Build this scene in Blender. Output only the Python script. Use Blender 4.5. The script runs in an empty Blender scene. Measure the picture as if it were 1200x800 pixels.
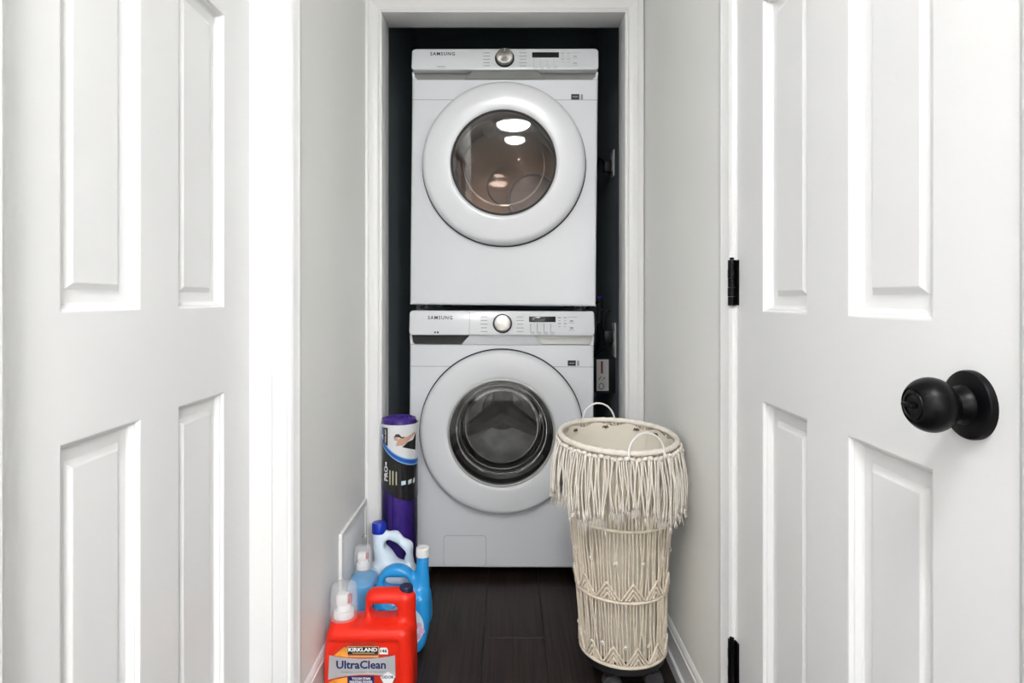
import bpy, bmesh, math, random
import numpy as np
from mathutils import Vector, Matrix, Euler

random.seed(7)
PI = math.pi
SC = bpy.context.scene
COL = SC.collection

# ------------------------------------------------------------------ camera
F_PX = 728.0                     # focal length in pixels of a 1200 px wide frame
CAM_Z = 1.035
cam_d = bpy.data.cameras.new('camera')
cam = bpy.data.objects.new('camera', cam_d)
COL.objects.link(cam)
cam.location = (0, 0, CAM_Z)
cam.rotation_euler = (PI / 2, 0, 0)
cam_d.sensor_width = 36.0
cam_d.lens = F_PX / 1200 * 36
cam_d.shift_x = 4 / 1200
cam_d.shift_y = -50 / 1200
cam_d.clip_start = 0.02
SC.camera = cam

# ------------------------------------------------------------------ world + exposure
w = bpy.data.worlds.new('daylight')
SC.world = w
w.use_nodes = True
w.node_tree.nodes['Background'].inputs[0].default_value = (0.95, 0.98, 1.0, 1)
w.node_tree.nodes['Background'].inputs[1].default_value = 0.6
SC.view_settings.view_transform = 'Standard'
SC.view_settings.look = 'None'
SC.view_settings.gamma = 1
SC.view_settings.use_curve_mapping = False
SC.view_settings.exposure = 1.4
LAMP_STRENGTH = 38.0
ROOM_FILL = 96.0


# ------------------------------------------------------------------ materials
def pmat(name, color, rough=0.5, metal=0.0, var=0.0, vscale=8.0, bump=0.0, bscale=120.0,
         stretch=(1, 1, 1), coat=0.0, spec=0.5, emit=None, estr=0.0, sss=0.0, alpha_trans=0.0, ior=1.45,
         rand=0.0):
    m = bpy.data.materials.new(name)
    m.use_nodes = True
    nt = m.node_tree
    b = nt.nodes['Principled BSDF']
    c4 = (color[0], color[1], color[2], 1)
    b.inputs['Base Color'].default_value = c4
    b.inputs['Roughness'].default_value = rough
    b.inputs['Metallic'].default_value = metal
    b.inputs['Coat Weight'].default_value = coat
    b.inputs['Coat Roughness'].default_value = 0.12
    b.inputs['Specular IOR Level'].default_value = spec
    b.inputs['IOR'].default_value = ior
    b.inputs['Transmission Weight'].default_value = alpha_trans
    if sss:
        b.inputs['Subsurface Weight'].default_value = sss
        b.inputs['Subsurface Radius'].default_value = (0.01, 0.01, 0.01)
    if emit:
        b.inputs['Emission Color'].default_value = (*emit, 1)
        b.inputs['Emission Strength'].default_value = estr
    tc = nt.nodes.new('ShaderNodeTexCoord')
    mp = nt.nodes.new('ShaderNodeMapping')
    mp.inputs['Scale'].default_value = stretch
    nt.links.new(tc.outputs['Object'], mp.inputs['Vector'])
    last = None
    if var > 0:
        n = nt.nodes.new('ShaderNodeTexNoise')
        n.inputs['Scale'].default_value = vscale
        n.inputs['Detail'].default_value = 6
        nt.links.new(mp.outputs['Vector'], n.inputs['Vector'])
        r = nt.nodes.new('ShaderNodeMapRange')
        r.inputs['From Min'].default_value = 0.3
        r.inputs['From Max'].default_value = 0.7
        r.inputs['To Min'].default_value = 1 - var
        r.inputs['To Max'].default_value = 1 + var
        nt.links.new(n.outputs['Fac'], r.inputs['Value'])
        last = r.outputs['Result']
    if rand > 0:
        oi = nt.nodes.new('ShaderNodeObjectInfo')
        r2 = nt.nodes.new('ShaderNodeMapRange')
        r2.inputs['To Min'].default_value = 1 - rand
        r2.inputs['To Max'].default_value = 1 + rand
        nt.links.new(oi.outputs['Random'], r2.inputs['Value'])
        if last is not None:
            mu = nt.nodes.new('ShaderNodeMath')
            mu.operation = 'MULTIPLY'
            nt.links.new(last, mu.inputs[0])
            nt.links.new(r2.outputs['Result'], mu.inputs[1])
            last = mu.outputs[0]
        else:
            last = r2.outputs['Result']
    if last is not None:
        v = nt.nodes.new('ShaderNodeVectorMath')
        v.operation = 'SCALE'
        v.inputs[0].default_value = color
        nt.links.new(last, v.inputs['Scale'])
        nt.links.new(v.outputs['Vector'], b.inputs['Base Color'])
    if bump > 0:
        n2 = nt.nodes.new('ShaderNodeTexNoise')
        n2.inputs['Scale'].default_value = bscale
        n2.inputs['Detail'].default_value = 4
        nt.links.new(mp.outputs['Vector'], n2.inputs['Vector'])
        bp = nt.nodes.new('ShaderNodeBump')
        bp.inputs['Strength'].default_value = bump
        bp.inputs['Distance'].default_value = 0.002
        nt.links.new(n2.outputs['Fac'], bp.inputs['Height'])
        nt.links.new(bp.outputs['Normal'], b.inputs['Normal'])
    return m


def clear_mat(name, tint, ior=1.45, rough=0.02):
    """Thin clear sheet: Fresnel mix of a mirror coat over a tinted see-through body."""
    m = bpy.data.materials.new(name)
    m.use_nodes = True
    nt = m.node_tree
    nt.nodes.clear()
    out = nt.nodes.new('ShaderNodeOutputMaterial')
    mix = nt.nodes.new('ShaderNodeMixShader')
    fr = nt.nodes.new('ShaderNodeFresnel')
    fr.inputs['IOR'].default_value = ior
    tr = nt.nodes.new('ShaderNodeBsdfTransparent')
    tr.inputs['Color'].default_value = (*tint, 1)
    gl = nt.nodes.new('ShaderNodeBsdfGlossy')
    gl.inputs['Roughness'].default_value = rough
    nt.links.new(fr.outputs[0], mix.inputs[0])
    nt.links.new(tr.outputs[0], mix.inputs[1])
    nt.links.new(gl.outputs[0], mix.inputs[2])
    nt.links.new(mix.outputs[0], out.inputs[0])
    return m


def frosted_mat(name, color, opac):
    """Milky translucent plastic."""
    m = bpy.data.materials.new(name)
    m.use_nodes = True
    nt = m.node_tree
    nt.nodes.clear()
    out = nt.nodes.new('ShaderNodeOutputMaterial')
    mix = nt.nodes.new('ShaderNodeMixShader')
    mix.inputs[0].default_value = opac
    tr = nt.nodes.new('ShaderNodeBsdfTransparent')
    pr = nt.nodes.new('ShaderNodeBsdfPrincipled')
    pr.inputs['Base Color'].default_value = (*color, 1)
    pr.inputs['Roughness'].default_value = 0.18
    nt.links.new(tr.outputs[0], mix.inputs[1])
    nt.links.new(pr.outputs[0], mix.inputs[2])
    nt.links.new(mix.outputs[0], out.inputs[0])
    return m


M = dict(
    wall=pmat('wall_paint', (0.885, 0.885, 0.85), 0.6, var=0.012, vscale=3, bump=0.05, bscale=260),
    trim=pmat('trim_paint', (0.77, 0.77, 0.765), 0.32, var=0.01, vscale=5, bump=0.035, bscale=60),
    door=pmat('door_paint', (0.77, 0.77, 0.77), 0.36, var=0.01, vscale=4, bump=0.04, bscale=70),
    ceil=pmat('ceiling_paint', (0.82, 0.82, 0.80), 0.8, bump=0.05, bscale=300),
    dark=pmat('closet_wall_grey', (0.32, 0.375, 0.40), 0.55, var=0.05, vscale=4, bump=0.05, bscale=200),  # mid grey; the closet reads dark because little light reaches it
    under=pmat('floor_underlay', (0.012, 0.010, 0.009), 0.9),
    plank=pmat('dark_wood_plank', (0.0195, 0.0118, 0.0090), 0.42, var=0.65, vscale=30, bump=0.3, bscale=50,
               stretch=(4, 0.12, 4), rand=0.16, spec=0.26),
    plank_edge=pmat('plank_edge_brown', (0.035, 0.026, 0.021), 0.6, var=0.2),  # lighter brown on plank sides and bevels
    enamel=pmat('white_enamel', (0.74, 0.755, 0.79), 0.22, coat=0.35, var=0.006, vscale=6),
    console=pmat('white_console_plastic', (0.74, 0.755, 0.785), 0.28, coat=0.2, var=0.005),
    doorwhite=pmat('white_gloss_plastic', (0.75, 0.76, 0.785), 0.24, coat=0.25, var=0.005),
    seam=pmat('panel_seam', (0.36, 0.37, 0.39), 0.6),
    gasket=pmat('dark_door_gasket', (0.02, 0.02, 0.022), 0.55),
    rubber=pmat('grey_rubber', (0.045, 0.045, 0.047), 0.6, var=0.1),
    steel=pmat('brushed_steel', (0.62, 0.60, 0.57), 0.28, metal=1.0, var=0.05, vscale=40, bump=0.05, bscale=200),
    drum=pmat('drum_steel', (0.50, 0.50, 0.49), 0.34, metal=0.75, var=0.2, vscale=20, bump=0.3, bscale=90),
    drum_warm_reflect=pmat('dryer_drum_reflection', (0.40, 0.30, 0.24), 0.42, metal=0.55, var=0.2, vscale=6),  # beige steel, with the hallway wood's warm reflection put into its colour
    drum_back=pmat('dryer_drum_back', (0.36, 0.33, 0.36), 0.4, metal=0.5, var=0.15, vscale=10),
    lifter=pmat('drum_lifter_plastic', (0.16, 0.16, 0.165), 0.4),
    silver=pmat('silver_plastic', (0.50, 0.50, 0.49), 0.35, metal=0.35),
    shade_band=pmat('shaded_recess_plastic', (0.24, 0.24, 0.23), 0.45),  # shade under the dryer console put into the grey
    darkrecess=pmat('dark_recess_plastic', (0.010, 0.010, 0.010), 0.4),
    screen=pmat('black_display', (0.008, 0.008, 0.008), 0.12),
    print_grey=pmat('grey_print', (0.30, 0.31, 0.33), 0.6),
    print_light=pmat('pale_grey_print', (0.48, 0.49, 0.51), 0.6),
    ink=pmat('black_ink', (0.015, 0.015, 0.017), 0.5),
    black=pmat('matte_black_metal', (0.0018, 0.0018, 0.0024), 0.34, spec=0.2, bump=0.03, bscale=90),
    blackplastic=pmat('black_plastic', (0.012, 0.012, 0.013), 0.42),
    red=pmat('red_jug_plastic', (0.74, 0.022, 0.008), 0.36, spec=0.38, var=0.03, vscale=5),
    red_dark=pmat('deep_red_button', (0.42, 0.04, 0.05), 0.4),
    navy=pmat('navy_cap_plastic', (0.008, 0.012, 0.055), 0.3, bump=0.1, bscale=90),
    blue=pmat('blue_jug_plastic', (0.022, 0.31, 0.72), 0.33, coat=0.15, var=0.03, vscale=5),
    bluecap=pmat('royal_blue_cap', (0.006, 0.03, 0.42), 0.3),
    bleach=pmat('pale_jug_plastic', (0.72, 0.82, 0.92), 0.35, sss=0.15, var=0.02),
    liquid=pmat('blue_liquid_bottle', (0.045, 0.36, 0.75), 0.2, coat=0.4, var=0.05, vscale=6),
    clearblue=frosted_mat('clear_bottle_plastic', (0.45, 0.72, 0.92), 0.22),
    whitecap=pmat('white_cap_plastic', (0.82, 0.82, 0.82), 0.35),
    frost=frosted_mat('frosted_cup_plastic', (0.80, 0.80, 0.82), 0.30),
    lab_red=pmat('label_red_print', (0.50, 0.03, 0.015), 0.4, var=0.4, vscale=18),
    lab_orange=pmat('label_orange_print', (0.85, 0.33, 0.05), 0.4, var=0.35, vscale=30),
    lab_silver=pmat('label_silver_foil', (0.60, 0.60, 0.62), 0.38, metal=0.45, var=0.12, vscale=9, stretch=(1, 1, 0.1)),
    lab_white=pmat('label_white', (0.82, 0.82, 0.83), 0.45),
    lab_navy=pmat('label_navy', (0.01, 0.018, 0.11), 0.4),
    lab_gold=pmat('label_gold', (0.65, 0.45, 0.18), 0.4),
    lab_paleblue=pmat('label_pale_blue', (0.62, 0.78, 0.88), 0.45, var=0.12, vscale=30),
    lab_pink=pmat('label_pink', (0.75, 0.42, 0.62), 0.45, var=0.2, vscale=40),
    purple=pmat('purple_foam', (0.050, 0.018, 0.24), 0.38, coat=0.45, var=0.18, vscale=14, bump=0.35, bscale=26),
    purple_top=pmat('purple_foam_end', (0.085, 0.035, 0.33), 0.5, var=0.15, vscale=40),
    wrap_white=pmat('mat_label_white', (0.70, 0.70, 0.72), 0.3, coat=0.4, bump=0.12, bscale=30),
    wrap_black=pmat('mat_label_black', (0.010, 0.010, 0.012), 0.25, coat=0.5, bump=0.15, bscale=30),
    wrap_blue=pmat('mat_label_blue', (0.015, 0.09, 0.42), 0.3, coat=0.4),
    wrap_sky=pmat('mat_label_sky_blue', (0.22, 0.45, 0.72), 0.3, coat=0.4),
    skin=pmat('printed_skin_tone', (0.55, 0.33, 0.24), 0.4),
    hairink=pmat('printed_dark_hair', (0.03, 0.02, 0.018), 0.4),
    yellowprint=pmat('pale_yellow_print', (0.45, 0.43, 0.30), 0.5),
    cord=pmat('cotton_cord', (0.79, 0.695, 0.565), 0.85, var=0.10, vscale=60, bump=0.6, bscale=420),
    cord_white=pmat('cotton_fringe', (0.80, 0.745, 0.665), 0.9, var=0.08, vscale=60, bump=0.6, bscale=420),
    liner=pmat('calico_liner', (0.77, 0.72, 0.62), 0.85, var=0.03, vscale=10, bump=0.3, bscale=25),
    tie=pmat('brown_tie', (0.12, 0.07, 0.035), 0.7),
    handlewire=pmat('white_coated_wire', (0.80, 0.79, 0.77), 0.35),
    ventwhite=pmat('white_register_metal', (0.80, 0.80, 0.79), 0.35),
    ventdark=pmat('duct_shadow_metal', (0.12, 0.12, 0.12), 0.7),
    plate=pmat('white_outlet_plastic', (0.72, 0.72, 0.70), 0.35),
    tagred=pmat('label_warning_red', (0.25, 0.03, 0.03), 0.5),
    diffuser=pmat('lamp_diffuser', (0.9, 0.9, 0.9), 0.4, emit=(0.985, 0.985, 1.0), estr=LAMP_STRENGTH),
    room_fill=pmat('room_fill_glow', (0.9, 0.9, 0.9), 0.4, emit=(0.985, 0.985, 1.0), estr=ROOM_FILL),  # glow of the lamps added for fill
    nickel=pmat('lamp_base_metal', (0.6, 0.6, 0.6), 0.35, metal=0.9),
    dryer_glass=clear_mat('smoked_brown_glass', (0.64, 0.55, 0.50), 1.5),
    washer_glass=clear_mat('smoked_grey_glass', (0.60, 0.60, 0.61), 1.5),
    bowl_glass=clear_mat('clear_bowl_glass', (0.80, 0.80, 0.80), 1.35, 0.05),
    reservoir=pmat('painted_latch_brass', (0.5, 0.42, 0.25), 0.4, metal=0.8),
)


dm = M['dial'] = pmat('spun_steel_dial', (0.46, 0.445, 0.42), 0.34, metal=1.0)
_b = dm.node_tree.nodes['Principled BSDF']
_b.inputs['Anisotropic'].default_value = 0.85
_t = dm.node_tree.nodes.new('ShaderNodeTangent')
_t.direction_type = 'RADIAL'
_t.axis = 'Y'
dm.node_tree.links.new(_t.outputs[0], _b.inputs['Tangent'])


# ------------------------------------------------------------------ mesh helpers
def finish(name, bm, mat, parent=None, smooth=None, loc=None):
    bmesh.ops.recalc_face_normals(bm, faces=bm.faces[:])
    me = bpy.data.meshes.new(name)
    bm.to_mesh(me)
    bm.free()
    return link(name, me, mat, parent, smooth, loc)


def link(name, me, mat, parent=None, smooth=None, loc=None):
    if mat is not None and not me.materials:
        for mm in (mat if isinstance(mat, (list, tuple)) else [mat]):
            me.materials.append(mm)
    if smooth is not None:
        me.polygons.foreach_set('use_smooth', [True] * len(me.polygons))
        if smooth < 180:
            me.set_sharp_from_angle(angle=math.radians(smooth))
    o = bpy.data.objects.new(name, me)
    COL.objects.link(o)
    if parent is not None:
        o.parent = parent
    if loc is not None:
        o.location = loc
    return o


def tag(o, label, cat=None, group=None, kind=None):
    o['label'] = label
    if cat:
        o['category'] = cat
    if group:
        o['group'] = group
    if kind:
        o['kind'] = kind
    return o


def thing(name, label, cat, loc=(0, 0, 0), rot=(0, 0, 0), group=None, kind=None):
    o = bpy.data.objects.new(name, None)
    o.empty_display_size = 0.05
    COL.objects.link(o)
    o.location = loc
    o.rotation_euler = rot
    return tag(o, label, cat, group, kind)


def box(bm, x0, x1, y0, y1, z0, z1, bevel=0.0, seg=2):
    vs = [bm.verts.new((x, y, z)) for x in (x0, x1) for y in (y0, y1) for z in (z0, z1)]
    q = [(0, 1, 3, 2), (4, 6, 7, 5), (0, 4, 5, 1), (2, 3, 7, 6), (0, 2, 6, 4), (1, 5, 7, 3)]
    fs = [bm.faces.new([vs[i] for i in f]) for f in q]
    if bevel > 0:
        es = list({e for f in fs for e in f.edges})
        r = bmesh.ops.bevel(bm, geom=es, offset=bevel, segments=seg, affect='EDGES', profile=0.5)
    return vs


def boxobj(name, dims, mat, parent=None, bevel=0.0, seg=2):
    bm = bmesh.new()
    box(bm, *dims, bevel=bevel, seg=seg)
    return finish(name, bm, mat, parent, 40 if bevel else None)


def lathe(bm, prof, n=48, axis='z', center=(0, 0, 0), closed_ends=True):
    """prof: list of (radius, height along axis)."""
    rings = []
    cx, cy, cz = center
    for r, h in prof:
        if r < 1e-6:
            p = {'z': (cx, cy, cz + h), 'y': (cx, cy + h, cz), 'x': (cx + h, cy, cz)}[axis]
            rings.append([bm.verts.new(p)])
            continue
        ring = []
        for i in range(n):
            a = 2 * PI * i / n
            c, s = math.cos(a) * r, math.sin(a) * r
            p = {'z': (cx + c, cy + s, cz + h), 'y': (cx + c, cy + h, cz + s), 'x': (cx + h, cy + c, cz + s)}[axis]
            ring.append(bm.verts.new(p))
        rings.append(ring)
    for a, b in zip(rings, rings[1:]):
        if len(a) == 1 and len(b) == 1:
            continue
        for i in range(n):
            j = (i + 1) % n
            if len(a) == 1:
                bm.faces.new((a[0], b[i], b[j]))
            elif len(b) == 1:
                bm.faces.new((a[i], a[j], b[0]))
            else:
                bm.faces.new((a[i], a[j], b[j], b[i]))
    if closed_ends:
        for r in (rings[0], rings[-1]):
            if len(r) > 2:
                bm.faces.new(r)
    return rings


def tube(bm, pts, rad, n=6, closed=False, caps=True):
    pts = [Vector(p) for p in pts]
    m = len(pts)
    rads = rad if isinstance(rad, (list, tuple)) else [rad] * m
    rings = []
    prev = None
    for i, p in enumerate(pts):
        a = pts[i - 1] if (i > 0 or closed) else pts[i]
        b = pts[(i + 1) % m] if (i < m - 1 or closed) else pts[i]
        t = (b - a)
        t = t.normalized() if t.length > 1e-9 else Vector((0, 0, 1))
        if prev is None:
            ref = Vector((0, 0, 1)) if abs(t.z) < 0.9 else Vector((1, 0, 0))
            u = t.cross(ref).normalized()
        else:
            u = (prev - t * prev.dot(t))
            u = u.normalized() if u.length > 1e-6 else t.cross(Vector((1, 0, 0))).normalized()
        prev = u
        v = t.cross(u)
        rings.append([bm.verts.new(p + (u * math.cos(2 * PI * k / n) + v * math.sin(2 * PI * k / n)) * rads[i]) for k in range(n)])
    for i in range(m if closed else m - 1):
        a, b = rings[i], rings[(i + 1) % m]
        for k in range(n):
            l = (k + 1) % n
            bm.faces.new((a[k], a[l], b[l], b[k]))
    if caps and not closed:
        bm.faces.new(rings[0][::-1])
        bm.faces.new(rings[-1])


def prism(bm, poly, y0, y1):
    """poly in (x, z) extruded along y."""
    a = [bm.verts.new((x, y0, z)) for x, z in poly]
    b = [bm.verts.new((x, y1, z)) for x, z in poly]
    n = len(poly)
    bm.faces.new(a)
    bm.faces.new(b[::-1])
    for i in range(n):
        j = (i + 1) % n
        bm.faces.new((a[i], b[i], b[j], a[j]))


def text_mesh(body, width=None, height=None, thick=0.0002, bold=0.0, squash=None, spacing=1.0):
    """Lettering lying in the local XZ plane facing -Y, centred on the origin; returns a mesh."""
    cu = bpy.data.curves.new('lettering', 'FONT')
    cu.body = body
    cu.align_x = 'CENTER'
    cu.resolution_u = 2
    cu.offset = bold
    cu.extrude = 0.0
    cu.space_character = spacing
    o = bpy.data.objects.new('lettering_tmp', cu)
    COL.objects.link(o)
    bpy.context.view_layer.update()
    dg = bpy.context.evaluated_depsgraph_get()
    me = bpy.data.meshes.new_from_object(o.evaluated_get(dg))
    bpy.data.objects.remove(o)
    bpy.data.curves.remove(cu)
    n = len(me.vertices)
    co = np.empty(n * 3, dtype=np.float32)
    me.vertices.foreach_get('co', co)
    co = co.reshape(-1, 3)
    mn, mx = co.min(0), co.max(0)
    c = (mn + mx) / 2
    sx = width / (mx[0] - mn[0]) if width else None
    sy = height / (mx[1] - mn[1]) if height else None
    sx = sx or sy
    sy = sy or sx
    out = np.zeros_like(co)
    out[:, 0] = (co[:, 0] - c[0]) * sx
    out[:, 2] = (co[:, 1] - c[1]) * sy
    me.vertices.foreach_set('co', out.ravel())
    me.update()
    me.materials.clear()
    return me


def lettering(body, mat, parent, loc, width=None, height=None, rot=(0, 0, 0), bold=0.0, name='lettering', spacing=1.0):
    me = text_mesh(body, width, height, bold=bold, spacing=spacing)
    o = link(name, me, mat, parent)
    o.location = loc
    o.rotation_euler = rot
    return o


def surface_nets(f, lo, hi, h):
    """Mesh the zero set of f(x, y, z) (numpy arrays) on a regular grid."""
    n = [int(math.ceil((hi[i] - lo[i]) / h)) + 1 for i in range(3)]
    ax = [lo[i] + h * np.arange(n[i]) for i in range(3)]
    X, Y, Z = np.meshgrid(*ax, indexing='ij')
    V = f(X, Y, Z)
    I = V < 0
    cs = [(a, b, c) for a in (0, 1) for b in (0, 1) for c in (0, 1)]

    def sl(A, o):
        return A[o[0]:A.shape[0] - 1 + o[0], o[1]:A.shape[1] - 1 + o[1], o[2]:A.shape[2] - 1 + o[2]]
    cnt = sum(sl(I, c).astype(np.int8) for c in cs)
    act = (cnt > 0) & (cnt < 8)
    acc = np.zeros(act.shape + (3,))
    num = np.zeros(act.shape)
    for c in cs:
        for d in range(3):
            if c[d]:
                continue
            e = list(c)
            e[d] = 1
            a, b = sl(V, c), sl(V, e)
            ch = (sl(I, c) != sl(I, e))
            den = np.where(ch, a - b, 1)
            t = np.where(ch, a / den, 0)
            for k in range(3):
                acc[..., k] += np.where(ch, (t if k == d else c[k]), 0)
            num += ch
    idx = -np.ones(act.shape, dtype=np.int64)
    cells = np.argwhere(act)
    idx[act] = np.arange(len(cells))
    pos = acc[act] / num[act][:, None]
    verts = np.array(lo) + (cells + pos) * h
    faces = []
    for d in range(3):
        u, v = (d + 1) % 3, (d + 2) % 3
        a = np.take(I, range(0, n[d] - 1), axis=d)
        b = np.take(I, range(1, n[d]), axis=d)
        ch = np.argwhere(a != b)
        ok = (ch[:, u] > 0) & (ch[:, v] > 0) & (ch[:, u] < n[u] - 1) & (ch[:, v] < n[v] - 1)
        ch = ch[ok]
        sgn = a[tuple(ch.T)]

        def cell(du, dv):
            q = ch.copy()
            q[:, u] -= du
            q[:, v] -= dv
            return idx[tuple(q.T)]
        q = np.stack([cell(1, 1), cell(0, 1), cell(0, 0), cell(1, 0)], 1)
        q[~sgn] = q[~sgn][:, ::-1]
        faces.append(q)
    faces = np.concatenate(faces)
    return verts, faces


def sdf_obj(name, f, lo, hi, h, mat, parent=None):
    v, q = surface_nets(f, lo, hi, h)
    me = bpy.data.meshes.new(name)
    me.from_pydata(v.tolist(), [], q.tolist())
    me.update()
    return link(name, me, mat, parent, 180)


def s_box(X, Y, Z, c, hx, hy, hz, r):
    qx, qy, qz = np.abs(X - c[0]) - hx + r, np.abs(Y - c[1]) - hy + r, np.abs(Z - c[2]) - hz + r
    o = np.sqrt(np.maximum(qx, 0) ** 2 + np.maximum(qy, 0) ** 2 + np.maximum(qz, 0) ** 2)
    return o + np.minimum(np.maximum(qx, np.maximum(qy, qz)), 0) - r


def s_cap(X, Y, Z, a, b, ra, rb=None, ys=1.0):
    rb = ra if rb is None else rb
    a, b = np.array(a), np.array(b)
    d = b - a
    px, py, pz = X - a[0], (Y - a[1]) * ys, Z - a[2]
    t = np.clip((px * d[0] + py * d[1] + pz * d[2]) / (d @ d), 0, 1)
    return np.sqrt((px - d[0] * t) ** 2 + (py - d[1] * t) ** 2 + (pz - d[2] * t) ** 2) - (ra + (rb - ra) * t)


def s_cyl(X, Y, Z, c, r, z0, z1, e=0.003):
    q = np.sqrt((X - c[0]) ** 2 + (Y - c[1]) ** 2) - r + e
    k = np.abs(Z - (z0 + z1) / 2) - (z1 - z0) / 2 + e
    return np.minimum(np.maximum(q, k), 0) + np.sqrt(np.maximum(q, 0) ** 2 + np.maximum(k, 0) ** 2) - e


def smin(a, b, k):
    h = np.clip(0.5 + 0.5 * (b - a) / k, 0, 1)
    return b * (1 - h) + a * h - k * h * (1 - h)


def smax(a, b, k):
    return -smin(-a, -b, k)


# ------------------------------------------------------------------ layout (metres, camera at x=0 y=0)
XL, XR = -0.492, 0.468           # corridor walls
XLD = -0.571                     # face of the rear sliding door
YT = 2.13                        # face of the closet casing
YJ = 2.255                       # back of the closet jamb
YB = 3.32                        # closet back wall
OL, OR_, OT = -0.436, 0.401, 2.02  # closet opening
ZC = 2.44
YBACK = -0.45                     # where the corridor opens into the room behind

# ------------------------------------------------------------------ floor
bm = bmesh.new()
box(bm, -0.75, 0.62, YBACK, YB + 0.1, -0.06, -0.0125)
floor = finish('floor', bm, M['under'])
tag(floor, 'dark brown wood plank floor running into the laundry closet', 'floor', kind='structure')
PW, PL = 0.185, 1.22
plank_cache = {}


def plank(x0, x1, y0, y1):
    key = (round(x1 - x0, 4), round(y1 - y0, 4))
    if key not in plank_cache:
        g = 0.0006
        wx, ly, b = key[0] - 2 * g, key[1] - 2 * g, 0.0014
        bm = bmesh.new()
        lo = [bm.verts.new((x, y, -0.012)) for x, y in ((0, 0), (wx, 0), (wx, ly), (0, ly))]
        md = [bm.verts.new((x, y, -b)) for x, y in ((0, 0), (wx, 0), (wx, ly), (0, ly))]
        hi = [bm.verts.new((x, y, 0)) for x, y in ((b, b), (wx - b, b), (wx - b, ly - b), (b, ly - b))]
        for A, B, mi in ((lo, md, 1), (md, hi, 1)):
            for i in range(4):
                j = (i + 1) % 4
                bm.faces.new((A[i], A[j], B[j], B[i])).material_index = mi
        bm.faces.new(hi)
        bm.faces.new(lo[::-1])
        me = bpy.data.meshes.new('plank')
        bmesh.ops.recalc_face_normals(bm, faces=bm.faces[:])
        bm.to_mesh(me)
        bm.free()
        me.materials.append(M['plank'])
        me.materials.append(M['plank_edge'])
        plank_cache[key] = me
    o = bpy.data.objects.new('plank', plank_cache[key])
    COL.objects.link(o)
    o.parent = floor
    o.location = (x0 + 0.0006, y0 + 0.0006, 0)


joints = {0: 1.898, 1: 2.22, -1: 1.30, -2: 2.05, 2: 1.62, -3: 1.75, 3: 1.1}
for k in range(-4, 3):
    x0, x1 = -0.0755 + PW * k, -0.0755 + PW * (k + 1)
    x0, x1 = max(x0, -0.70), min(x1, 0.60)
    j = joints.get(k, 1.5)
    while j > YBACK:
        j -= PL
    while j < YB + 0.1:
        a, b = max(j, YBACK), min(j + PL, YB + 0.1)
        if b - a > 0.02:
            plank(x0, x1, a, b)
        j += PL

# ------------------------------------------------------------------ walls, ceiling
def wallobj(name, boxes, mat, label):
    bm = bmesh.new()
    for b in boxes:
        box(bm, *b)
    return tag(finish(name, bm, mat), label, 'wall', kind='structure')


LD0, LD1, LDT = -0.08, 1.378, 2.06      # sliding door opening in the left wall
RD0, RD1, RDT = 0.552, 1.288, 2.05      # hinged door opening in the right wall
wallobj('wall_left', [
    (-0.75, XL, LD1, YT + 0.02, 0, ZC), (-0.75, XL, YBACK, LD0, 0, ZC),
    (-0.75, XL, LD0, LD1, LDT, ZC), (-0.75, -0.66, LD0, LD1, 0, LDT)], M['wall'],  # last box: unseen backing panel added to block light leaks
    'pale grey painted wall with the sliding doors and the register')
wallobj('wall_right', [
    (XR, 0.62, RD1, YT + 0.02, 0, ZC), (XR, 0.62, YBACK, RD0, 0, ZC),
    (XR, 0.62, RD0, RD1, RDT, ZC), (0.56, 0.62, RD0, RD1, 0, RDT)], M['wall'],  # last box: unseen panel added behind the door, also against leaking light
    'pale grey painted wall beside the macrame basket')
wallobj('wall_closet_front', [
    (-0.75, OL - 0.02, YT + 0.015, YJ, 0, ZC), (OR_ + 0.02, 0.62, YT + 0.015, YJ, 0, ZC),
    (OL - 0.02, OR_ + 0.02, YT + 0.015, YJ, OT + 0.02, ZC)], M['wall'],
    'pale grey wall around the laundry closet opening')
wallobj('wall_closet_left', [(-0.75, XL, YJ, YB, 0, ZC)], M['dark'], 'grey painted closet side wall behind the purple mat')
wallobj('wall_closet_right', [(XR, 0.62, YJ, YB, 0, ZC)], M['dark'], 'grey painted closet side wall carrying the outlets')
wallobj('wall_closet_back', [(-0.75, 0.62, YB, YB + 0.1, 0, ZC)], M['dark'], 'grey painted closet wall behind the washer and dryer')
bm = bmesh.new()
box(bm, XL - 0.002, OL - 0.02, YJ - 0.001, YJ + 0.004, 0, ZC)
box(bm, OR_ + 0.02, XR + 0.002, YJ - 0.001, YJ + 0.004, 0, ZC)
box(bm, OL - 0.02, OR_ + 0.02, YJ - 0.001, YJ + 0.004, OT + 0.02, ZC)
tag(finish('wall_closet_inner', bm, M['dark']), 'grey painted inner face of the closet front wall', 'wall', kind='structure')
bm = bmesh.new()
box(bm, -0.75, 0.62, YBACK, YT + 0.08, ZC, ZC + 0.1)
tag(finish('ceiling', bm, M['ceil']), 'white painted corridor ceiling', 'ceiling', kind='structure')
bm = bmesh.new()
box(bm, -0.75, 0.62, YT + 0.08, YB + 0.1, ZC, ZC + 0.1)
tag(finish('ceiling_closet', bm, M['dark']), 'grey ceiling inside the laundry closet', 'ceiling', kind='structure')

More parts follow.
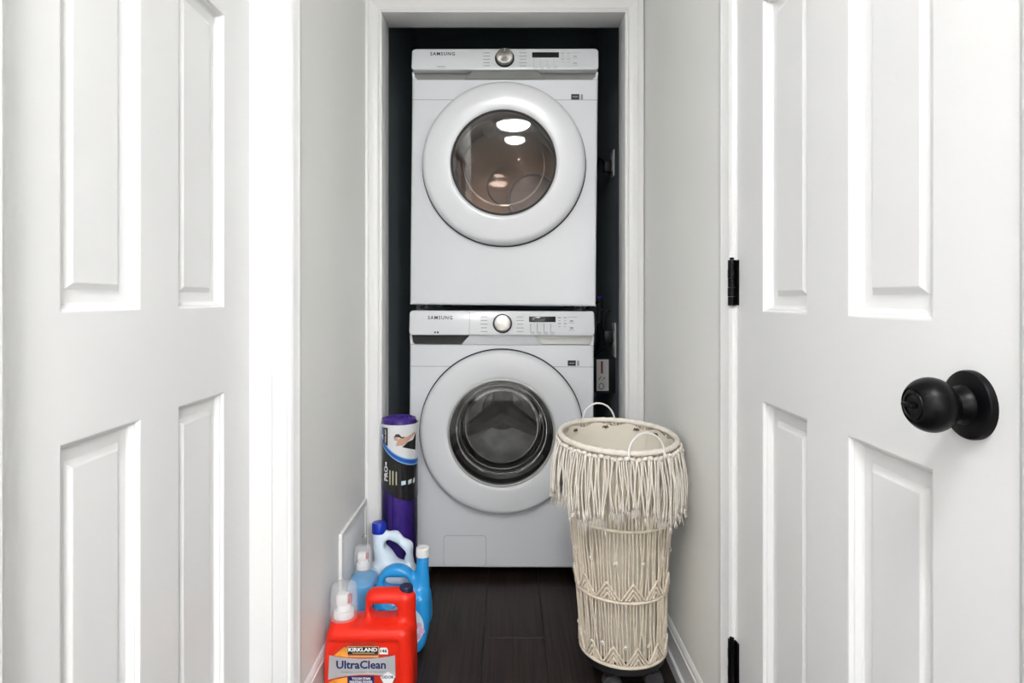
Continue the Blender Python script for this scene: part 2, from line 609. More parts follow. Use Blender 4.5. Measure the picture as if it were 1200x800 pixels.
# ---- the room behind the camera that the corridor opens into
RX0, RX1, RY0 = -2.1, 2.3, -4.2
wallobj('wall_room', [(RX0 - 0.1, RX0, RY0, YBACK, 0, ZC), (RX1, RX1 + 0.1, RY0, YBACK, 0, ZC), (RX0 - 0.1, RX1 + 0.1, RY0 - 0.1, RY0, 0, ZC),
                      (RX0 - 0.1, -0.75, YBACK, YBACK + 0.1, 0, ZC), (0.62, RX1 + 0.1, YBACK, YBACK + 0.1, 0, ZC)], M['wall'],
        'pale walls of the room behind the corridor')
bm = bmesh.new()
box(bm, RX0 - 0.1, RX1 + 0.1, RY0 - 0.1, YBACK, ZC, ZC + 0.1)
tag(finish('ceiling_room', bm, M['ceil']), 'white ceiling of the room behind the corridor', 'ceiling', kind='structure')
bm = bmesh.new()
box(bm, RX0 - 0.1, RX1 + 0.1, RY0 - 0.1, YBACK, -0.06, 0)
tag(finish('floor_room', bm, M['plank']), 'dark wood floor of the room behind the corridor', 'floor', kind='structure')

# ---- closet casing: profile (u outward from opening edge, v thickness towards the camera)
CAS = [(0.004, 0.0), (0.004, 0.009), (0.010, 0.013), (0.014, 0.0105), (0.018, 0.0125), (0.036, 0.0145),
       (0.042, 0.018), (0.048, 0.0155), (0.060, 0.0165), (0.063, 0.014), (0.063, 0.0)]


def sweep_mitre(bm, corners_a, corners_b):
    n = len(corners_a)
    A = [bm.verts.new(p) for p in corners_a]
    B = [bm.verts.new(p) for p in corners_b]
    bm.faces.new(A)
    bm.faces.new(B[::-1])
    for i in range(n):
        j = (i + 1) % n
        bm.faces.new((A[i], B[i], B[j], A[j]))


yw = YT + 0.016
for nm, s, xo, lab in (('trim_1', -1, OL, 'white moulded casing up the mat side of the closet opening'),
                       ('trim_2', 1, OR_, 'white moulded casing up the basket side of the closet opening')):
    bm = bmesh.new()
    lim = (XL + 0.0005) if s < 0 else (XR - 0.0005)
    cl = (lambda x: max(x, lim)) if s < 0 else (lambda x: min(x, lim))
    sweep_mitre(bm, [(cl(xo + s * u), yw - v, 0) for u, v in CAS], [(cl(xo + s * u), yw - v, OT + u) for u, v in CAS])
    tag(finish(nm, bm, M['trim'], smooth=30), lab, 'trim', kind='structure')
bm = bmesh.new()
sweep_mitre(bm, [(max(OL - u, XL), yw - v, OT + u + 0.0002) for u, v in CAS], [(min(OR_ + u, XR), yw - v, OT + u + 0.0002) for u, v in CAS])
tag(finish('trim_3', bm, M['trim'], smooth=30), 'white moulded head casing over the closet opening', 'trim', kind='structure')
# jamb boards
for nm, d, lab in (('trim_4', (OL - 0.02, OL, YT + 0.006, YJ + 0.004, 0, OT), 'white jamb board on the mat side of the closet opening'),
                   ('trim_5', (OR_, OR_ + 0.02, YT + 0.006, YJ + 0.004, 0, OT), 'white jamb board on the basket side of the closet opening'),
                   ('trim_6', (OL - 0.02, OR_ + 0.02, YT + 0.006, YJ + 0.004, OT, OT + 0.02), 'white head jamb board over the closet opening')):
    tag(boxobj(nm, d, M['trim'], bevel=0.0012), lab, 'trim', kind='structure')


# ---- vertical casings along the corridor walls
def vcasing(name, xw, s, y_edge, dirn, z1, label, w=0.062):
    """xw wall plane, s=+1: proud towards +x; y_edge opening edge, dirn: +1 runs away from the camera."""
    bm = bmesh.new()
    k = w / 0.063
    pa = [(xw + s * v, y_edge + dirn * u * k, 0) for u, v in CAS]
    pb = [(x, y, z1) for x, y, z in pa]
    sweep_mitre(bm, pa, pb)
    return tag(finish(name, bm, M['trim'], smooth=30), label, 'trim', kind='structure')


vcasing('trim_7', XL - 0.0005, 1, LD1 - 0.004, 1, LDT + 0.063, 'white moulded casing between the sliding doors and the register', w=0.058)
vcasing('trim_8', XR + 0.0005, -1, RD1 - 0.016, 1, RDT + 0.063, 'white moulded casing on the hinge side of the knobbed door', w=0.072)
vcasing('trim_9', XR + 0.0005, -1, RD0 + 0.003, -1, RDT + 0.063, 'white moulded casing on the latch side of the knobbed door', w=0.06)
# jambs
bm = bmesh.new()
box(bm, -0.655, XL + 0.001, LD1 - 0.004, LD1 + 0.004, 0, LDT, bevel=0.001)
box(bm, -0.655, -0.522, LD1 - 0.0085, LD1 - 0.0035, 0, LDT, bevel=0.0008)
tag(finish('trim_10', bm, M['trim'], smooth=40), 'white jamb board beside the sliding closet doors', 'trim', kind='structure')
bm = bmesh.new()
box(bm, XR - 0.001, 0.558, RD1 - 0.016, RD1, 0, RDT, bevel=0.001)
box(bm, XR - 0.001, 0.558, RD0, RD0 + 0.014, 0, RDT, bevel=0.001)
box(bm, XR - 0.001, 0.558, RD0, RD1, RDT - 0.016, RDT, bevel=0.001)
tag(finish('trim_11', bm, M['trim'], smooth=40), 'white jamb frame around the knobbed door', 'trim', kind='structure')


# ---- baseboards (profile: u = out from the wall, z)
BASE = [(0, 0), (0.015, 0), (0.0155, 0.010), (0.0145, 0.030), (0.0085, 0.034), (0.0085, 0.088), (0.0105, 0.090),
        (0.0105, 0.094), (0.008, 0.096), (0.008, 0.101), (0.005, 0.108), (0.002, 0.112), (0, 0.112)]


def baseboard(name, xw, s, y0, y1, label):
    bm = bmesh.new()
    sweep_mitre(bm, [(xw + s * u, y0, z) for u, z in BASE], [(xw + s * u, y1, z) for u, z in BASE])
    tag(finish(name, bm, M['trim'], smooth=30), label, 'baseboard', kind='structure')


baseboard('baseboard_left', XL, 1, LD1 + 0.056, YT - 0.003, 'white moulded baseboard behind the detergent jugs')
baseboard('baseboard_right', XR, -1, RD1 + 0.058, YT - 0.003, 'white moulded baseboard beside the macrame basket')


# ------------------------------------------------------------------ panel doors
def panel_door(name, label, xf, s, y0, y1, z0, z1, cols, rows):
    """Slab with its face on plane x=xf; s=+1 when the face looks towards +x.
    cols / rows: list of (a, b) panel openings along y and z."""
    T = 0.035
    bm = bmesh.new()

    def bb(ya, yb, za, zb):
        xa, xb = sorted((xf, xf - s * T))
        box(bm, xa, xb, ya, yb, za, zb)
    ys = [y0] + [v for c in cols for v in c] + [y1]
    zs = [z0] + [v for r in rows for v in r] + [z1]
    for i in range(0, len(ys), 2):
        bb(ys[i], ys[i + 1], z0, z1)
    for c in cols:
        for i in range(0, len(zs), 2):
            bb(c[0], c[1], zs[i], zs[i + 1])
    # merge coplanar pieces so that the slab reads as one skin
    bmesh.ops.remove_doubles(bm, verts=bm.verts[:], dist=1e-5)
    d = finish(name, bm, M['door'])
    tag(d, label, 'door', kind='structure')
    for c in cols:
        for r in rows:
            bm = bmesh.new()
            # concentric rings: (inset, depth below the face)
            prof = [(0.0, 0.0), (0.002, 0.0006), (0.0045, 0.006), (0.0065, 0.0065), (0.010, 0.014), (0.0125, 0.016),
                    (0.030, 0.017), (0.0385, 0.0115), (0.040, 0.011)]
            rings = []
            for ins, dep in prof:
                x = xf - s * dep
                rings.append([bm.verts.new((x, yy, zz)) for yy, zz in
                              ((c[0] + ins, r[0] + ins), (c[1] - ins, r[0] + ins), (c[1] - ins, r[1] - ins), (c[0] + ins, r[1] - ins))])
            for a, b in zip(rings, rings[1:]):
                for i in range(4):
                    j = (i + 1) % 4
                    bm.faces.new((a[i], a[j], b[j], b[i]))
            bm.faces.new(rings[-1])
            back = [bm.verts.new((xf - s * T * 0.8, v.co.y, v.co.z)) for v in rings[0]]
            for i in range(4):
                j = (i + 1) % 4
                bm.faces.new((rings[0][i], rings[0][j], back[j], back[i]))
            bm.faces.new(back)
            finish('panel', bm, M['door'], d)
    return d


rowsL = [(0.24, 0.849), (1.017, 1.606), (1.715, 1.925)]
rowsR = [(0.24, 0.847), (1.010, 1.585), (1.70, 1.92)]
fxl = F_PX * 0.571
door1 = panel_door('door_1', 'white six-panel sliding closet door without a knob beside the register wall', XLD, 1, 0.62, LD1 - 0.0095, 0.012, 2.05,
                   [(fxl / 526, fxl / 431), (fxl / 387, fxl / 333)], rowsL)
door2 = panel_door('door_2', 'white six-panel sliding closet door on the front track, showing only its edge', -0.531, 1, LD0 + 0.002, 0.531 * F_PX / 593.5, 0.012, 2.05,
                   [(0.03, 0.20), (0.31, 0.48)], rowsL)
fxr = F_PX * XR
door3 = panel_door('door_3', 'white six-panel hinged door with a black knob and black hinges', XR, -1, fxr / 598.5, fxr / 267.5, 0.012, 2.03,
                   [(fxr / 497.5, fxr / 397.5), (fxr / 350, fxr / 297.5)], rowsR)
# door head fascia above sliding doors
tag(boxobj('trim_12', (-0.64, XL - 0.004, LD0, LD1 - 0.004, 2.045, LDT), M['trim']), 'white track fascia above the sliding doors', 'trim', kind='structure')

# ---- hinges
yh = fxr / 267.5
for zc in (1.068, 0.288, 1.83):
    bm = bmesh.new()
    n = 5
    for i in range(n):
        a = zc - 0.047 + i * 0.0188
        rr = 0.0080 + (0.0004 if i % 2 else 0)
        lathe(bm, [(0, a), (rr, a), (rr, a + 0.0182), (0, a + 0.0182)], 14, 'z', (XR - 0.0088, yh + 0.004, 0))
    lathe(bm, [(0, zc + 0.047), (0.004, zc + 0.047), (0.005, zc + 0.051), (0, zc + 0.053)], 10, 'z', (XR - 0.0088, yh + 0.004, 0))
    box(bm, XR - 0.0022, XR + 0.0006, yh - 0.013, yh + 0.002, zc - 0.046, zc + 0.046)
    box(bm, XR - 0.0030, XR + 0.0006, yh + 0.005, yh + 0.0145, zc - 0.046, zc + 0.046)
    h = finish('hinge', bm, M['black'], door3, 35)
    h['label'] = 'matte black butt hinge'

# ---- door knob (axis -x)
yk, zk = 0.6275, 0.928
bm = bmesh.new()
lathe(bm, [(0, 0), (0.0350, 0), (0.0350, 0.0045), (0.0340, 0.0065), (0.0320, 0.0075), (0.018, 0.0100), (0.0, 0.0100)], 56, 'x')
rose = finish('door_knob', bm, M['black'], door3, 35)
rose.rotation_euler = (0, 0, PI)
rose.location = (XR, yk, zk)
rose['label'] = 'matte black round door knob with a thumb turn'
bm = bmesh.new()
pr = [(0.0205, 0.0085), (0.0195, 0.0125), (0.0160, 0.0170), (0.0140, 0.0195), (0.0145, 0.0215)]
pr += [(0.0278 * math.cos(t), 0.0420 + 0.0240 * math.sin(t)) for t in np.linspace(-1.0, 0.86, 18)]
pr += [(0.0174, 0.0604), (0.0168, 0.0590), (0.0158, 0.0590), (0.0150, 0.0606), (0.0112, 0.0616), (0.0104, 0.0602), (0.0, 0.0602)]
lathe(bm, pr, 48, 'x')
finish('knob_ball', bm, M['black'], rose, 35)
bm = bmesh.new()
box(bm, 0.0585, 0.0672, -0.0085, 0.0085, -0.0022, 0.0022, bevel=0.0014)
finish('thumb_turn', bm, M['black'], rose, 40)
# latch plate on the door edge
bm = bmesh.new()
y_e = fxr / 598.5
box(bm, XR + 0.006, XR + 0.03, y_e - 0.0012, y_e + 0.001, 0.90, 0.957)
lp = finish('latch_plate', bm, M['black'], door3)
lp['label'] = 'small black latch plate on the door edge'


# ------------------------------------------------------------------ ceiling lamp (above and behind the camera)
def ceiling_lamp(label, x, y, mt, rad):
    lamp = thing('ceiling_lamp', label, 'lamp', (x, y, ZC))
    bm = bmesh.new()
    k = rad / 0.14
    lathe(bm, [(0, 0), (0.155 * k, 0), (0.155 * k, -0.018), (0.148 * k, -0.022), (0, -0.022)], 48)
    finish('lamp_base', bm, M['nickel'], lamp, 35)
    bm = bmesh.new()
    lathe(bm, [(rad, -0.022)] + [(rad * math.cos(t), -0.022 - 0.05 * math.sin(t)) for t in np.linspace(0.1, PI / 2 - 0.001, 10)] + [(0, -0.072)], 48)
    finish('lamp_diffuser', bm, mt, lamp, 60)


ceiling_lamp('round flush ceiling lamp at the corridor mouth, reflected in the dryer door', -0.09, -0.26, M['diffuser'], 0.15)
ceiling_lamp('small round ceiling lamp just outside the corridor mouth', -0.10, -0.75, M['diffuser'], 0.10)
for lx, wd, lr in ((-1.05, 'sliding-door', 0.16), (1.15, 'knobbed-door', 0.31)):  # unseen lamps added as soft fill for the corridor
    ceiling_lamp('added wide round fill lamp on the %s side of the room behind the corridor' % wd, lx, -2.9, M['room_fill'], lr)


# ------------------------------------------------------------------ washer and dryer
def rrect(w2, z0, z1, r, n=6):
    """Rounded rectangle outline in (x, z), counter-clockwise."""
    out = []
    for cx, cz, a0 in ((w2 - r, z1 - r, 0), (-w2 + r, z1 - r, PI / 2), (-w2 + r, z0 + r, PI), (w2 - r, z0 + r, 1.5 * PI)):
        for i in range(n + 1):
            a = a0 + PI / 2 * i / n
            out.append((cx + r * math.cos(a), cz + r * math.sin(a)))
    return out


def appliance(kind, root, H, con_h, band_h, dz, R, r, seam_z):
    """Local frame: origin at the bottom centre of the front skin, y runs to the back, front skin at y=0."""
    W2, D = 0.343, 0.74
    en = M['enamel']
    zb = H - con_h - band_h           # top of the plain front skin
    # --- cabinet: front skin with a round hole, folded back into sides, top, back
    bm = bmesh.new()
    N = 96
    hole_r = r + 0.03
    circ, rect = [], []
    corner_r = 0.012

    def to_rect(a):
        c, s = math.cos(a), math.sin(a)
        h0, h1 = (zb - dz), dz
        t = min(W2 / abs(c) if abs(c) > 1e-9 else 9, (h0 if s > 0 else h1) / abs(s) if abs(s) > 1e-9 else 9)
        return (c * t, dz + s * t)
    angs = [2 * PI * i / N for i in range(N)]
    for cx, cz in ((W2, zb - dz), (-W2, zb - dz), (-W2, -dz), (W2, -dz)):
        a = math.atan2(cz, cx) % (2 * PI)
        k = min(range(N), key=lambda i: abs(angs[i] - a))
        angs[k] = a
    cin = [bm.verts.new((hole_r * math.cos(a), 0.03, dz + hole_r * math.sin(a))) for a in angs]
    c0 = [bm.verts.new((hole_r * math.cos(a), 0, dz + hole_r * math.sin(a))) for a in angs]
    e = 0.008
    P = [to_rect(a) for a in angs]

    def shrink(p, q):
        return (max(-W2 + q, min(W2 - q, p[0])), max(q, min(zb - q * 0.2, p[1])))
    r0 = [bm.verts.new((shrink(p, e)[0], 0, shrink(p, e)[1])) for p in P]
    r1 = [bm.verts.new((shrink(p, e * 0.3)[0], e * 0.3, shrink(p, e * 0.3)[1])) for p in P]
    r2 = [bm.verts.new((p[0], e, p[1])) for p in P]
    r3 = [bm.verts.new((p[0], D, p[1])) for p in P]
    for A, B in ((cin, c0), (c0, r0), (r0, r1), (r1, r2), (r2, r3)):
        for i in range(N):
            j = (i + 1) % N
            bm.faces.new((A[i], A[j], B[j], B[i]))
    bm.faces.new(r3)
    cab = finish('cabinet', bm, en, root, 12)
    # upper box behind the console
    bm = bmesh.new()
    box(bm, -W2 + 0.002, W2 - 0.002, 0.026, D, zb - 0.001, H - 0.006, bevel=0.004)
    finish('cabinet_top', bm, en, root, 40)
    # --- console: rounded bar leaning back a little, its lower edge rolled under
    zc0, zc1 = zb + band_h, H
    poly = rrect(W2 - 0.001, zc0, zc1, 0.013, 5)
    bm = bmesh.new()

    def yf(z):
        t = (z - zc0) / (zc1 - zc0)
        return -0.024 + 0.012 * t
    lay = []
    cz = (zc0 + zc1) / 2
    for ins, dy in ((0.0045, 0.0), (0.0013, 0.0014), (0.0, 0.0048), (0.0, 0.02), (0.0, 0.05)):
        ring = []
        for x, z in poly:
            sx = 1 - ins / W2
            sz = 1 - ins / ((zc1 - zc0) / 2)
            zz = cz + (z - cz) * sz
            if dy < 0.02:
                y = yf(zz) + dy
            else:
                y = dy
            ring.append(bm.verts.new((x * sx, y, zz)))
        lay.append(ring)
    n = len(poly)
    bm.faces.new(lay[0])
    for A, B in zip(lay, lay[1:]):
        for i in range(n):
            j = (i + 1) % n
            bm.faces.new((A[i], A[j], B[j], B[i]))
    bm.faces.new(lay[-1][::-1])
    con = finish('console', bm, M['console'], root, 40)
    tilt = math.atan2(0.012, zc1 - zc0)

    def on_con(x, z, out=0.0004):
        return (x, yf(z) - out, z)
    crot = (-tilt, 0, 0)
    # --- recess strip under the console
    ang = (0.10, 0.066)
    zl, zh = zb + 0.0005, zc0 + 0.001
    lft = [(-W2 + 0.006, zh), (-0.118, zh), (-0.150, zl + 0.0015), (-W2 + 0.020, zl + 0.0015), (-W2 + 0.010, zl + 0.008)]
    rgt = [(-x, z) for x, z in reversed(lft)]
    for p, mt, lb in ((lft, M['darkrecess'] if kind == 'washer' else M['shade_band'], 'recessed grip under the console'),
                      (rgt, M['silver'] if kind == 'washer' else M['shade_band'], 'recessed grip under the console')):
        bm = bmesh.new()
        prism(bm, p, 0.012, 0.028)
        finish('grip_recess', bm, mt, root)
    for sx in (-1, 1):
        bm = bmesh.new()
        prism(bm, [(sx * (W2 - 0.0), zh), (sx * (W2 - 0.007), zh), (sx * (W2 - 0.011), zl + 0.008), (sx * (W2 - 0.02), zl), (sx * (W2 - 0.002), zl)], 0.001, 0.028)
        finish('console_end', bm, en, root)
    bm = bmesh.new()
    mid = [(-0.117, zh), (0.117, zh), (0.149, zl), (-0.149, zl)]
    A = [bm.verts.new((x, (-0.012 if z > zl + 0.005 else -0.002), z)) for x, z in mid]
    B = [bm.verts.new((x, 0.03, z)) for x, z in mid]
    bm.faces.new(A)
    bm.faces.new(B[::-1])
    for i in range(4):
        bm.faces.new((A[i], B[i], B[(i + 1) % 4], A[(i + 1) % 4]))
    finish('console_apron', bm, M['console'] if kind == 'washer' else M['shade_band'], root)
    # --- seam
    boxobj('panel_seam', (-W2 + 0.001, W2 - 0.001, -0.0003, 0.001, seam_z - 0.0011, seam_z + 0.0011), M['seam'], root)
    # --- dial
    dx, dzz = (0.002, H - 0.047) if kind == 'washer' else (0.0, H - 0.038)
    dial = thing('dial', 'dial', 'x', on_con(dx, dzz), crot)
    for kk in list(dial.keys()):
        del dial[kk]
    dial.parent = root
    bm = bmesh.new()
    lathe(bm, [(0, 0), (0.0355, 0), (0.0355, -0.003), (0.0335, -0.006), (0.031, -0.006)], 48, 'y', closed_ends=False)
    finish('dial_collar', bm, M['gasket'], dial, 35)
    bm = bmesh.new()
    lathe(bm, [(0.0305, -0.002), (0.0305, -0.018), (0.029, -0.0205), (0.0275, -0.021), (0.0, -0.0195)], 48, 'y', closed_ends=False)
    finish('dial_cap', bm, M['dial'], dial, 35)
    bm = bmesh.new()
    box(bm, -0.0012, 0.0012, -0.0212, -0.019, 0.017, 0.0265)
    finish('dial_pointer', bm, M['lab_white'], dial)
    # --- display and printing
    sx0 = 0.100 if kind == 'washer' else 0.100
    dz1 = H - 0.020 if kind == 'washer' else H - 0.015
    bm = bmesh.new()
    box(bm, 0, 0.098, -0.0008, 0.001, -0.021, 0, bevel=0.0006)
    dsp = finish('display', bm, M['screen'], root, 40)
    dsp.location = on_con(sx0, dz1, 0.0002)
    dsp.rotation_euler = crot
    lo = lettering('SAMSUNG', M['ink'], root, on_con(-0.228, H - (0.026 if kind == 'washer' else 0.020)), width=0.091, height=0.0135, rot=crot, bold=0.018, spacing=1.22, name='brand_lettering')

    def marks(items, mt, name):
        bm = bmesh.new()
        for x, z, wd, ht in items:
            p = Vector(on_con(x, z, 0.0003))
            vs = [bm.verts.new((x + a * wd / 2, yf(z + b * ht / 2) - 0.0003, z + b * ht / 2)) for a, b in ((-1, -1), (1, -1), (1, 1), (-1, 1))]
            bm.faces.new(vs)
        o_ = finish(name, bm, mt, root)
        o_['kind'] = 'stuff'
        return o_
    rnd = random.Random(3)
    it = []
    for i in range(5):
        z = H - 0.017 - i * 0.0125 if kind == 'dryer' else H - 0.022 - i * 0.0135
        it.append((-0.066, z, 0.022 + 0.008 * rnd.random(), 0.0024))
        it.append((0.067, z, 0.022 + 0.008 * rnd.random(), 0.0024))
    marks(it, M['print_grey'], 'programme_print')
    it = []
    for i in range(4):
        x = sx0 + 0.006 + i * 0.0245
        it.append((x, dz1 - 0.041, 0.0012 if kind == 'dryer' else 0.0022, 0.030))
        it.append((x + 0.006, dz1 - 0.058, 0.016, 0.0022))
        it.append((x + 0.006, dz1 - 0.064, 0.012, 0.0016))
    for i in range(2):
        for j in range(4):
            it.append((sx0 + 0.112 + i * 0.021, dz1 - 0.004 - j * 0.011, 0.007 if j % 2 else 0.011, 0.0032 if j % 2 == 0 else 0.0018))
    it += [(sx0 + 0.160, dz1 - 0.002, 0.036, 0.0014), (sx0 + 0.157, dz1 - 0.016, 0.012, 0.005), (sx0 + 0.157, dz1 - 0.023, 0.02, 0.0016),
           (sx0 + 0.157, dz1 - 0.042, 0.013, 0.006), (sx0 + 0.157, dz1 - 0.050, 0.02, 0.0016)]
    marks(it, M['print_light'] if kind == 'dryer' else M['print_grey'], 'button_print')
    marks([(-0.232, zc0 + 0.012, 0.030, 0.0028)] if kind == 'dryer' else [(-0.246, zc0 + 0.010, 0.006, 0.006), (-0.236, zc0 + 0.010, 0.007, 0.006)], M['ink'] if kind == 'washer' else M['print_grey'], 'model_print')
    if kind == 'washer':
        bm = bmesh.new()
        zz = [zc0 + 0.003, zc1 - 0.004]
        vs = [bm.verts.new((x, yf(z) - 0.0003, z)) for x, z in ((-0.1205, zz[0]), (-0.1190, zz[0]), (-0.1190, zz[1]), (-0.1205, zz[1]))]
        bm.faces.new(vs)
        finish('drawer_seam', bm, M['seam'], root)
    # badge
    bx, bz = (0.262, seam_z + 0.015) if kind == 'washer' else (0.262, seam_z + 0.012)
    bm = bmesh.new()
    box(bm, bx - 0.017, bx + 0.013, -0.0012, 0.0005, bz - 0.011, bz + 0.009)
    bd = finish('badge', bm, M['ink'], root)
    lettering('AAAA', M['print_grey'], bd, (bx - 0.002, -0.0014, bz - 0.001), width=0.02, height=0.004, name='badge_print') if False else None
    bm = bmesh.new()
    box(bm, bx - 0.012, bx + 0.008, -0.0016, -0.001, bz - 0.0025, bz + 0.0005)
    finish('badge_print', bm, M['print_grey'], bd)
    boxobj('badge_mark', (bx + 0.018, bx + 0.026, -0.0008, 0.0005, bz - 0.011, bz + 0.008), M['print_grey'], root)
    # --- door
    bm = bmesh.new()
    lathe(bm, [(R - 0.03, 0.001), (R + 0.0042, 0.001), (R + 0.0042, -0.0008), (R - 0.004, -0.001), (R - 0.004, -0.018), (R - 0.03, -0.018)], 96, 'y', (0, 0, dz), closed_ends=False)
    finish('door_gasket', bm, M['gasket'], root, 40)
    bm = bmesh.new()
    prof = [(R - 0.02, -0.009), (R - 0.002, -0.010), (R, -0.013), (R - 0.0005, -0.024), (R - 0.003, -0.033), (R - 0.008, -0.0395), (R - 0.015, -0.0425), (R - 0.024, -0.0435),
            (R - 0.045, -0.0445), (r + 0.035, -0.0445), (r + 0.014, -0.0435), (r + 0.004, -0.0425), (r + 0.0005, -0.040), (r - 0.001, -0.030), (r - 0.001, 0.0)]
    lathe(bm, prof, 96, 'y', (0, 0, dz), closed_ends=False)
    door = finish('door', bm, M['doorwhite'], root, 30)
    bm = bmesh.new()
    lathe(bm, [(r + 0.0008, -0.0425), (r + 0.0008, -0.0445), (r - 0.003, -0.0450), (r - 0.007, -0.041)], 96, 'y', (0, 0, dz), closed_ends=False)
    finish('glass_rim', bm, M['silver'] if kind == 'washer' else M['rubber'], door, 40)
    # outer glass, slightly domed shell
    bm = bmesh.new()
    g = []
    ng = 14
    sag = 0.005 if kind == 'washer' else 0.0012
    for i in range(ng + 1):
        rr = (r - 0.003) * (1 - i / ng)
        g.append((rr if i < ng else 0, -0.040 - sag * (1 - (rr / r) ** 2)))
    lathe(bm, g, 96, 'y', (0, 0, dz), closed_ends=False)
    finish('door_glass', bm, M['dryer_glass'] if kind == 'dryer' else M['washer_glass'], door, 180)
    # inner bowl
    bm = bmesh.new()
    if kind == 'washer':
        pr = [(r - 0.002, -0.024), (r - 0.012, -0.012), (r - 0.024, -0.006), (r - 0.030, 0.004), (r - 0.040, 0.05), (r - 0.048, 0.085),
              (r - 0.058, 0.105), (r - 0.080, 0.118), (r - 0.12, 0.124), (0, 0.126)]
    else:
        pr = [(r - 0.002, -0.020), (r - 0.02, -0.012), (r - 0.036, -0.008), (r - 0.042, 0.0), (r - 0.047, 0.006), (r - 0.07, 0.0125), (0, 0.016)]
    lathe(bm, pr, 72, 'y', (0, 0, dz), closed_ends=False)
    finish('glass_bowl', bm, M['bowl_glass'], door, 40)
    # gasket around the drum mouth
    bm = bmesh.new()
    lathe(bm, [(r - 0.001, 0.0), (r + 0.025, 0.004), (r + 0.035, 0.03), (r + 0.02, 0.05), (r + 0.005, 0.06), (r + 0.004, 0.075)], 72, 'y', (0, 0, dz), closed_ends=False)
    finish('drum_seal', bm, M['rubber'] if kind == 'washer' else M['silver'], root, 60)
    # drum
    dr = 0.262
    bm = bmesh.new()
    lathe(bm, [(r + 0.004, 0.074), (dr - 0.02, 0.078), (dr, 0.10), (dr, 0.20), (dr - 0.003, 0.203), (dr, 0.206), (dr, 0.40), (dr - 0.02, 0.425), (0.09, 0.435), (0.085, 0.425), (0.03, 0.42), (0, 0.415)],
          72, 'y', (0, 0, dz), closed_ends=False)
    drum = finish('drum', bm, M['drum'] if kind == 'washer' else M['drum_warm_reflect'], root, 40)
    for k in range(3):
        a = 2 * PI * k / 3 + (0.55 if kind == 'washer' else 0.2) + PI / 2
        bm = bmesh.new()
        tube(bm, [(0, 0.12, 0.232), (0.004, 0.20, 0.222), (0, 0.30, 0.222), (-0.004, 0.40, 0.232)], [0.02, 0.03, 0.03, 0.02], 10)
        for v in bm.verts:
            v.co = Matrix.Rotation(a, 4, 'Y') @ v.co
            v.co.z += dz
        finish('drum_lifter', bm, M['lifter'] if kind == 'washer' else M['drum_warm_reflect'], drum, 60)
    if kind == 'dryer':
        bm = bmesh.new()
        lathe(bm, [(0.0, 0.420), (0.098, 0.420), (0.104, 0.414), (0.109, 0.414), (0.113, 0.424), (0.113, 0.436)], 48, 'y', (0.112, 0, dz - 0.055), closed_ends=False)
        finish('vent_disc', bm, M['drum_back'], drum, 40)
    else:
        bm = bmesh.new()
        for k in range(3):
            a = 2 * PI * k / 3 + PI / 2
            tube(bm, [(0, 0.428, dz), (0.21 * math.cos(a), 0.415, dz + 0.21 * math.sin(a))], [0.055, 0.022], 8)
        lathe(bm, [(0.05, 0.42), (0.045, 0.40), (0.02, 0.392), (0, 0.392)], 24, 'y', (0, 0, dz), closed_ends=False)
        finish('drum_spider', bm, M['drum'], drum, 40)
    # --- feet
    for sx in (-1, 1):
        for yy in (0.06, D - 0.06):
            bm = bmesh.new()
            fh = 0.0345 if kind == 'washer' else 0.0145
            lathe(bm, [(0, 0.004), (0.012, 0.004), (0.012, -fh * 0.5), (0.024, -fh * 0.5), (0.024, -fh), (0, -fh)], 20, 'z', (sx * 0.29, yy, 0))
            finish('foot', bm, M['rubber'], root, 40)
    return root


washer = thing('washing_machine', 'white front-loading washing machine on the floor under the dryer', 'washer', (-0.0285, 2.31, 0.035), (0, math.radians(0.25), 0))
appliance('washer', washer, 0.9555, 0.090, 0.0365, 0.510, 0.3015, 0.1965, 0.748)
dryer = thing('tumble_dryer', 'white tumble dryer stacked on top of the washing machine', 'dryer', (-0.0225, 2.288, 1.0105), (0, math.radians(0.55), math.radians(-1.6)))
appliance('dryer', dryer, 0.941, 0.082, 0.027, 0.517, 0.2985, 0.1905, 0.757)
# access cover on the washer
bm = bmesh.new()
pl = [(x, z) for x, z in rrect(0.078, -0.056, 0.056, 0.012, 5)]
prism(bm, pl, -0.0012, 0.001)
acc = finish('access_cover', bm, M['enamel'], washer, 40)
acc.location = (-0.134, 0, 0.063)
bm = bmesh.new()
pa = rrect(0.0795, -0.0575, 0.0575, 0.0135, 5)
prism(bm, pa, -0.0005, 0.001)
finish('cover_gap', bm, M['seam'], acc)
# ------------------------------------------------------------------ wall register (vent)
vent = thing('wall_register', 'white metal air register low on the wall behind the blue bottles', 'vent', (XL, 1.96, 0.24))
vy, vz = 0.160, 0.113
bm = bmesh.new()
fr = 0.020
for d in ((0, 0.009, -vy, vy, vz - fr, vz), (0, 0.009, -vy, vy, -vz, -vz + fr), (0, 0.009, -vy, -vy + fr, -vz + fr, vz - fr), (0, 0.009, vy - fr, vy, -vz + fr, vz - fr)):
    box(bm, *d, bevel=0.0015, seg=1)
finish('register_frame', bm, M['ventwhite'], vent, 40)
boxobj('duct_backing', (0.0005, 0.0015, -vy + fr - 0.001, vy - fr + 0.001, -vz + fr - 0.001, vz - fr + 0.001), M['ventdark'], vent)
nsl = 22
bm = bmesh.new()
box(bm, -0.0004, 0.0004, -0.0044, 0.0044, -vz + fr, vz - fr)
for v in bm.verts:
    v.co = Matrix.Rotation(math.radians(-10), 4, 'Z') @ v.co
me = None
